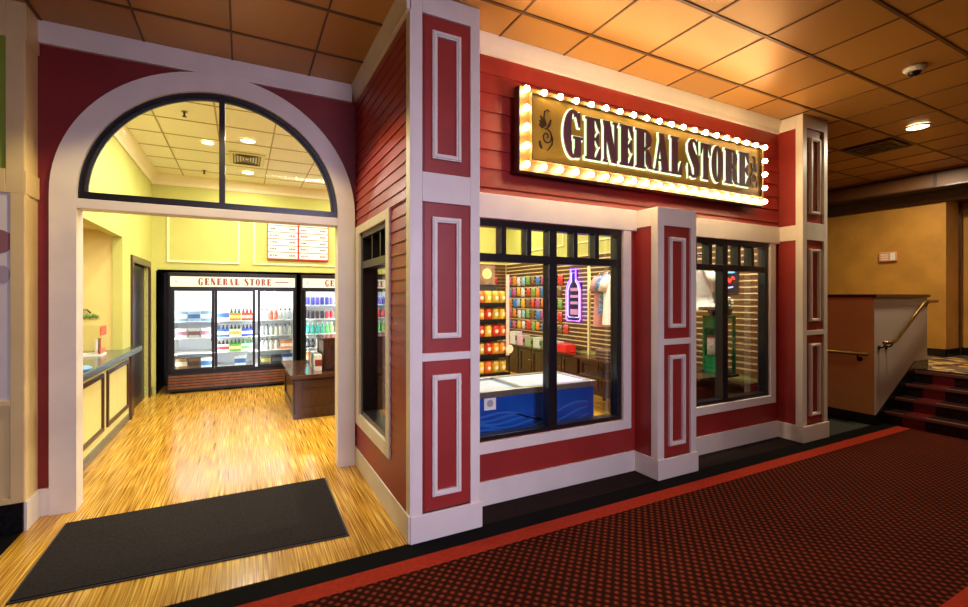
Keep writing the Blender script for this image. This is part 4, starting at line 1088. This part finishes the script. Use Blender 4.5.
# ------------------------------------------------------------------ hall ceiling fittings
ZH = ZC-.0075
downlight(7.02, 2.46, ZH, LAMPW, 'bright round downlight in the bronze hall ceiling right of the store', rad=.10, trimm=BRASS)
r = root('dome_camera', (5.19, 1.84, ZH), 'white dome camera under the bronze hall ceiling', 'camera')
M().lathe([(.08, 0), (.08, -.015), (.066, -.034), (.056, -.038)], (5.19, 1.84, ZH), 24).build('housing', WHITE, r)
M().sphere((5.19, 1.84, ZH-.036), .046, 18, 10, sz=.85).build('dome', BLKPL, r)
r = root('ceiling_vent', (7.53, 3.08, ZH), 'dark square air vent in the hall ceiling behind the downlight', 'vent')
vx, vy = GX+8*GS+.03, GY+.03
M().frame(vx, vx+.55, vy, vy+.55, .045, ZH-.014, ZH-.0005, axis='z').build('vent_frame', VENTM, r, bev=.003)
m = M()
for k in range(4): m.frame(vx+.05+.05*k, vx+.5-.05*k, vy+.05+.05*k, vy+.5-.05*k, .018, ZH-.012, ZH-.0005, axis='z')
m.build('louvres', BLKPL, r)

# ------------------------------------------------------------------ right end: stairs, half wall, gold wall
HX, HY, HXE = 6.945, 2.85, 8.42
xs = [7.19, 7.47, 7.75, 8.03]; RZ = .15
poly = [(HX+.0, 1.60), (HX, .0), (HX+.12, 0), (HXE, .0), (HXE, 1.60)]
wh = S(M().box(HX, HXE, HY, HY+.012, 0, 1.59).box(HX+.02, HXE, HY+.012, HY+.15, 0, 1.59).build('wall_half', GREYW), 'pale half wall beside the stairs')
M().box(HX-.001, HX+.02, HY+.012, 8, 0, 1.59).build('left_face', TANW, wh)
M().box(HX-.03, HX+.12, HY-.03, 8, 1.59, 1.63).box(HX+.12, HXE+.02, HY-.03, HY+.18, 1.59, 1.63).build('cap', DWOOD, wh, bev=.004)
# sloping black skirting on the stair side
m = M(); m.prism([(HX-.004, 0), (HX-.004, .13), (HX+.04, .13), (8.03, .73), (HXE, .73), (HXE, 0)], 'y', HY-.012, HY)
S(m.build('baseboard_stair', BLACKS), 'black sloping skirting of the half wall')
S(M().box(HX-.014, HX-.001, HY-.012, 8, 0, .13).build('baseboard_half', BLACKS), 'black skirting on the left face of the half wall')
m = M(); e = M(); s2 = M()
for k, x in enumerate(xs):
    m.box(x, xs[k+1] if k < 3 else x+.3, -1.2, HY-.012, 0, RZ*(k+1)-.0)
    e.box(x-.012, x+.04, -1.2, HY-.012, RZ*(k+1)-.03, RZ*(k+1)+.003)
    s2.box(x-.006, (xs[k+1] if k < 3 else x+.0)+.0, 2.45, 2.66, RZ*(k+1)-.02, RZ*(k+1)+.004)
    s2.box(x-.006, x-.0, 2.45, 2.66, RZ*k, RZ*(k+1))
st = S(m.build('floor_stairs', TDARK), 'dark red carpeted stairs at far right')
e.build('nosing', mat('stair_nosing', (92, 44, 36), .6), st); s2.build('runner_stripe', TRED, st)
m = M().box(8.33, 12, -4, 8, 0, .6); S(m.build('floor_landing', GOLDCAR), 'gold patterned carpet of the upper landing')
def rail(name, pts, brs, label, nrm):
    r = root(name, pts[0], label, 'handrail')
    M().tube(pts, .02, 10).build('rail', BRASS, r)
    for p in brs:
        m = M(); m.tube([p, (p[0]+nrm[0]*.03, p[1]+nrm[1]*.03, p[2]-.05), (p[0]+nrm[0]*.07, p[1]+nrm[1]*.07, p[2]-.06)], .009)
        m.lathe([(.03, 0), (.03, .008)], (p[0]+nrm[0]*.068, p[1]+nrm[1]*.068, p[2]-.06), 12, axis='x' if nrm[0] else 'y')
        m.build('bracket', BLKPL, r)
ry = HY-.078
rail('handrail', [(7.0, ry, 1.03), (7.25, ry, 1.03), (7.30, ry, 1.045), (8.12, ry, 1.515), (8.18, ry, 1.535), (8.5, ry, 1.535)], [(7.05, ry, 1.02), (7.24, ry, 1.02), (8.25, ry, 1.525)], 'brass handrail rising along the stairs on the pale half wall', (0, 1))
rail('handrail', [(HX-.075, 2.88, .88), (HX-.075, 6.5, .88)], [(HX-.075, 3.0, .87), (HX-.075, 4.6, .87)], 'level brass handrail on the tan side of the half wall', (1, 0))
# gold wall
GWX, GWY = 10.3, 3.25
S(M().box(GWX, GWX+.02, GWY-.003, 8, .6, 3.19).build('wall_right', GOLDW), 'gold textured wall above the landing')
S(M().box(GWX+.02, GWX+.55, GWY-.003, GWY+.2, .6, 3.19).build('wall_pier', mat('gold_pier_lit', (206, 160, 88), .6, noise=.1, nscale=3)), 'gold end of the wall above the landing, coloured paler as lit')  # paler gold than the wall: light on the end face put into colour
S(M().box(GWX+.62, GWX+.9, -4, 8, .6, 3.19).build('wall_far', GOLDW), 'gold wall beyond the landing')
m = M().box(GWX-.02, GWX, GWY-.02, 8, .6, .73).box(GWX-.02, GWX+.55, GWY-.023, GWY-.003, .6, .73).box(GWX+.6, GWX+.62, -4, GWY, .6, .73)
S(m.build('baseboard_landing', BLACKS), 'black skirting of the gold wall')
S(M().box(GWX+.50, GWX+.56, GWY-.03, GWY-.003, .6, 3.19).build('trim_25', DWOOD), 'dark wooden strip at the end of the gold wall')
prof = [(GWX, 3.17), (GWX-.05, 3.17), (GWX-.1, 3.22), (GWX-.16, 3.30), (GWX-.18, 3.34), (GWX, 3.34)]
m = M().prism(prof, 'y', 0, 8).box(GWX, GWX+.95, 0, 8, 3.19, 3.34)
S(m.build('trim_26', DWOOD), 'dark wooden cornice on the gold wall')
SOF = mat('soffit_brown', (104, 66, 30), .5, noise=.1, nscale=2)
S(M().box(GWX-.5, GWX+.2, -4, 8, 3.36, ZC).build('trim_27', SOF), 'brown soffit beam over the gold wall')
S(M().box(GWX-.53, GWX+.2, -4, 8, 3.34, 3.36).build('trim_28', DWOOD), 'dark edge strip under the soffit beam')
m = M()
for y_ in (3.2, 5.6): m.box(GWX-.51, GWX-.5, y_, y_+.04, 3.36, ZC)
m.box(GWX-.52, GWX-.5, -4, 8, ZC-.03, ZC); S(m.build('trim_29', DWOOD), 'dark battens on the soffit beam')
r = root('wall_alarm', (GWX, 4.02, 2.31), 'small pale alarm box high on the gold wall', 'alarm box')
M().box(GWX-.05, GWX, 3.88, 4.14, 2.23, 2.40).build('housing', mat('alarm_housing', (226, 160, 116), .5), r, bev=.01)
M().box(GWX-.055, GWX-.05, 3.90, 3.97, 2.25, 2.38).build('strobe', PAPER, r)
m = M()
for k in range(3): m.box(GWX-.053, GWX-.05, 4.0, 4.11, 2.26+k*.04, 2.28+k*.04)
m.build('sounder_grille', PAPER, r)

# ------------------------------------------------------------------ lights
def area(name, loc, power, col, size, rot=(0, 0, 0), shape='DISK', sy=None, spread=None):
    l = bpy.data.lights.new(name, 'AREA'); l.energy = power; l.color = col; l.shape = shape; l.size = size
    if sy: l.size_y = sy
    if spread: l.spread = spread
    o = bpy.data.objects.new(name, l); COL.objects.link(o); o.location = loc; o.rotation_euler = rot
    return o
WARM = (1, .96, .82); HOTW = (1, .83, .56)
for x, y in [(.064, 6.70), (.08, 8.42), (-.40, 7.03), (-.6, 5.5), (.5, 5.5), (1.9, 6.7), (1.9, 8.42), (3.6, 4.6), (3.6, 6.0), (3.4, 7.8), (4.6, 8.2), (1.9, 4.9)]:
    area('shop_downlight', (x, y, 3.60), 30, WARM, .16)
area('counter_downlight', (-1.9, 5.9, 2.41), 20, (1, .9, .64), .2)
area('window_downlight', (4.3, 3.45, 3.6), 170, WARM, .16)  # unseen lamp added to brighten the goods behind the right window
# casino hall lights
area('hall_downlight', (7.02, 2.46, 3.58), 56, HOTW, .18)
area('hall_downlight', (9.0, 3.2, 3.58), 40, HOTW, .18)
for x, y, p in [(3.0, .2, 8), (5.5, .4, 10), (8.6, .8, 10)]:
    area('hall_downlight', (x, y, 3.58), p, (1, .70, .42), .2)
area('hall_violet_light', (1.25, -2.6, 2.4), 56, (.76, .68, 1.), 1.4, (radians(73), 0, radians(4)), 'SQUARE', spread=radians(84))
sp = bpy.data.lights.new('recess_downlight', 'SPOT'); sp.energy = 120; sp.color = (1, .78, .36); sp.spot_size = radians(122); sp.spot_blend = .25; sp.shadow_soft_size = .06
so = bpy.data.objects.new('recess_downlight', sp); COL.objects.link(so); so.location = (-.15, 3.5, 3.56)

w = bpy.data.worlds.new('hall_ambient'); SC.world = w; w.use_nodes = True
bg = w.node_tree.nodes['Background']; bg.inputs[0].default_value = (.55, .36, .28, 1); bg.inputs[1].default_value = .12

# ------------------------------------------------------------------ camera
cd = bpy.data.cameras.new('camera'); cam = bpy.data.objects.new('camera', cd); COL.objects.link(cam)
cam.location = (0, 0, 1.6); cam.rotation_euler = (radians(90), 0, radians(62.44-90))
cd.sensor_width = 36; cd.lens = 463/968*36; cd.shift_y = -(303.5-296.6)/968; cd.clip_start = .05
SC.camera = cam
SC.view_settings.view_transform = 'Standard'; SC.view_settings.look = 'None'; SC.view_settings.gamma = 1; SC.view_settings.use_curve_mapping = False
SC.view_settings.exposure = 0.
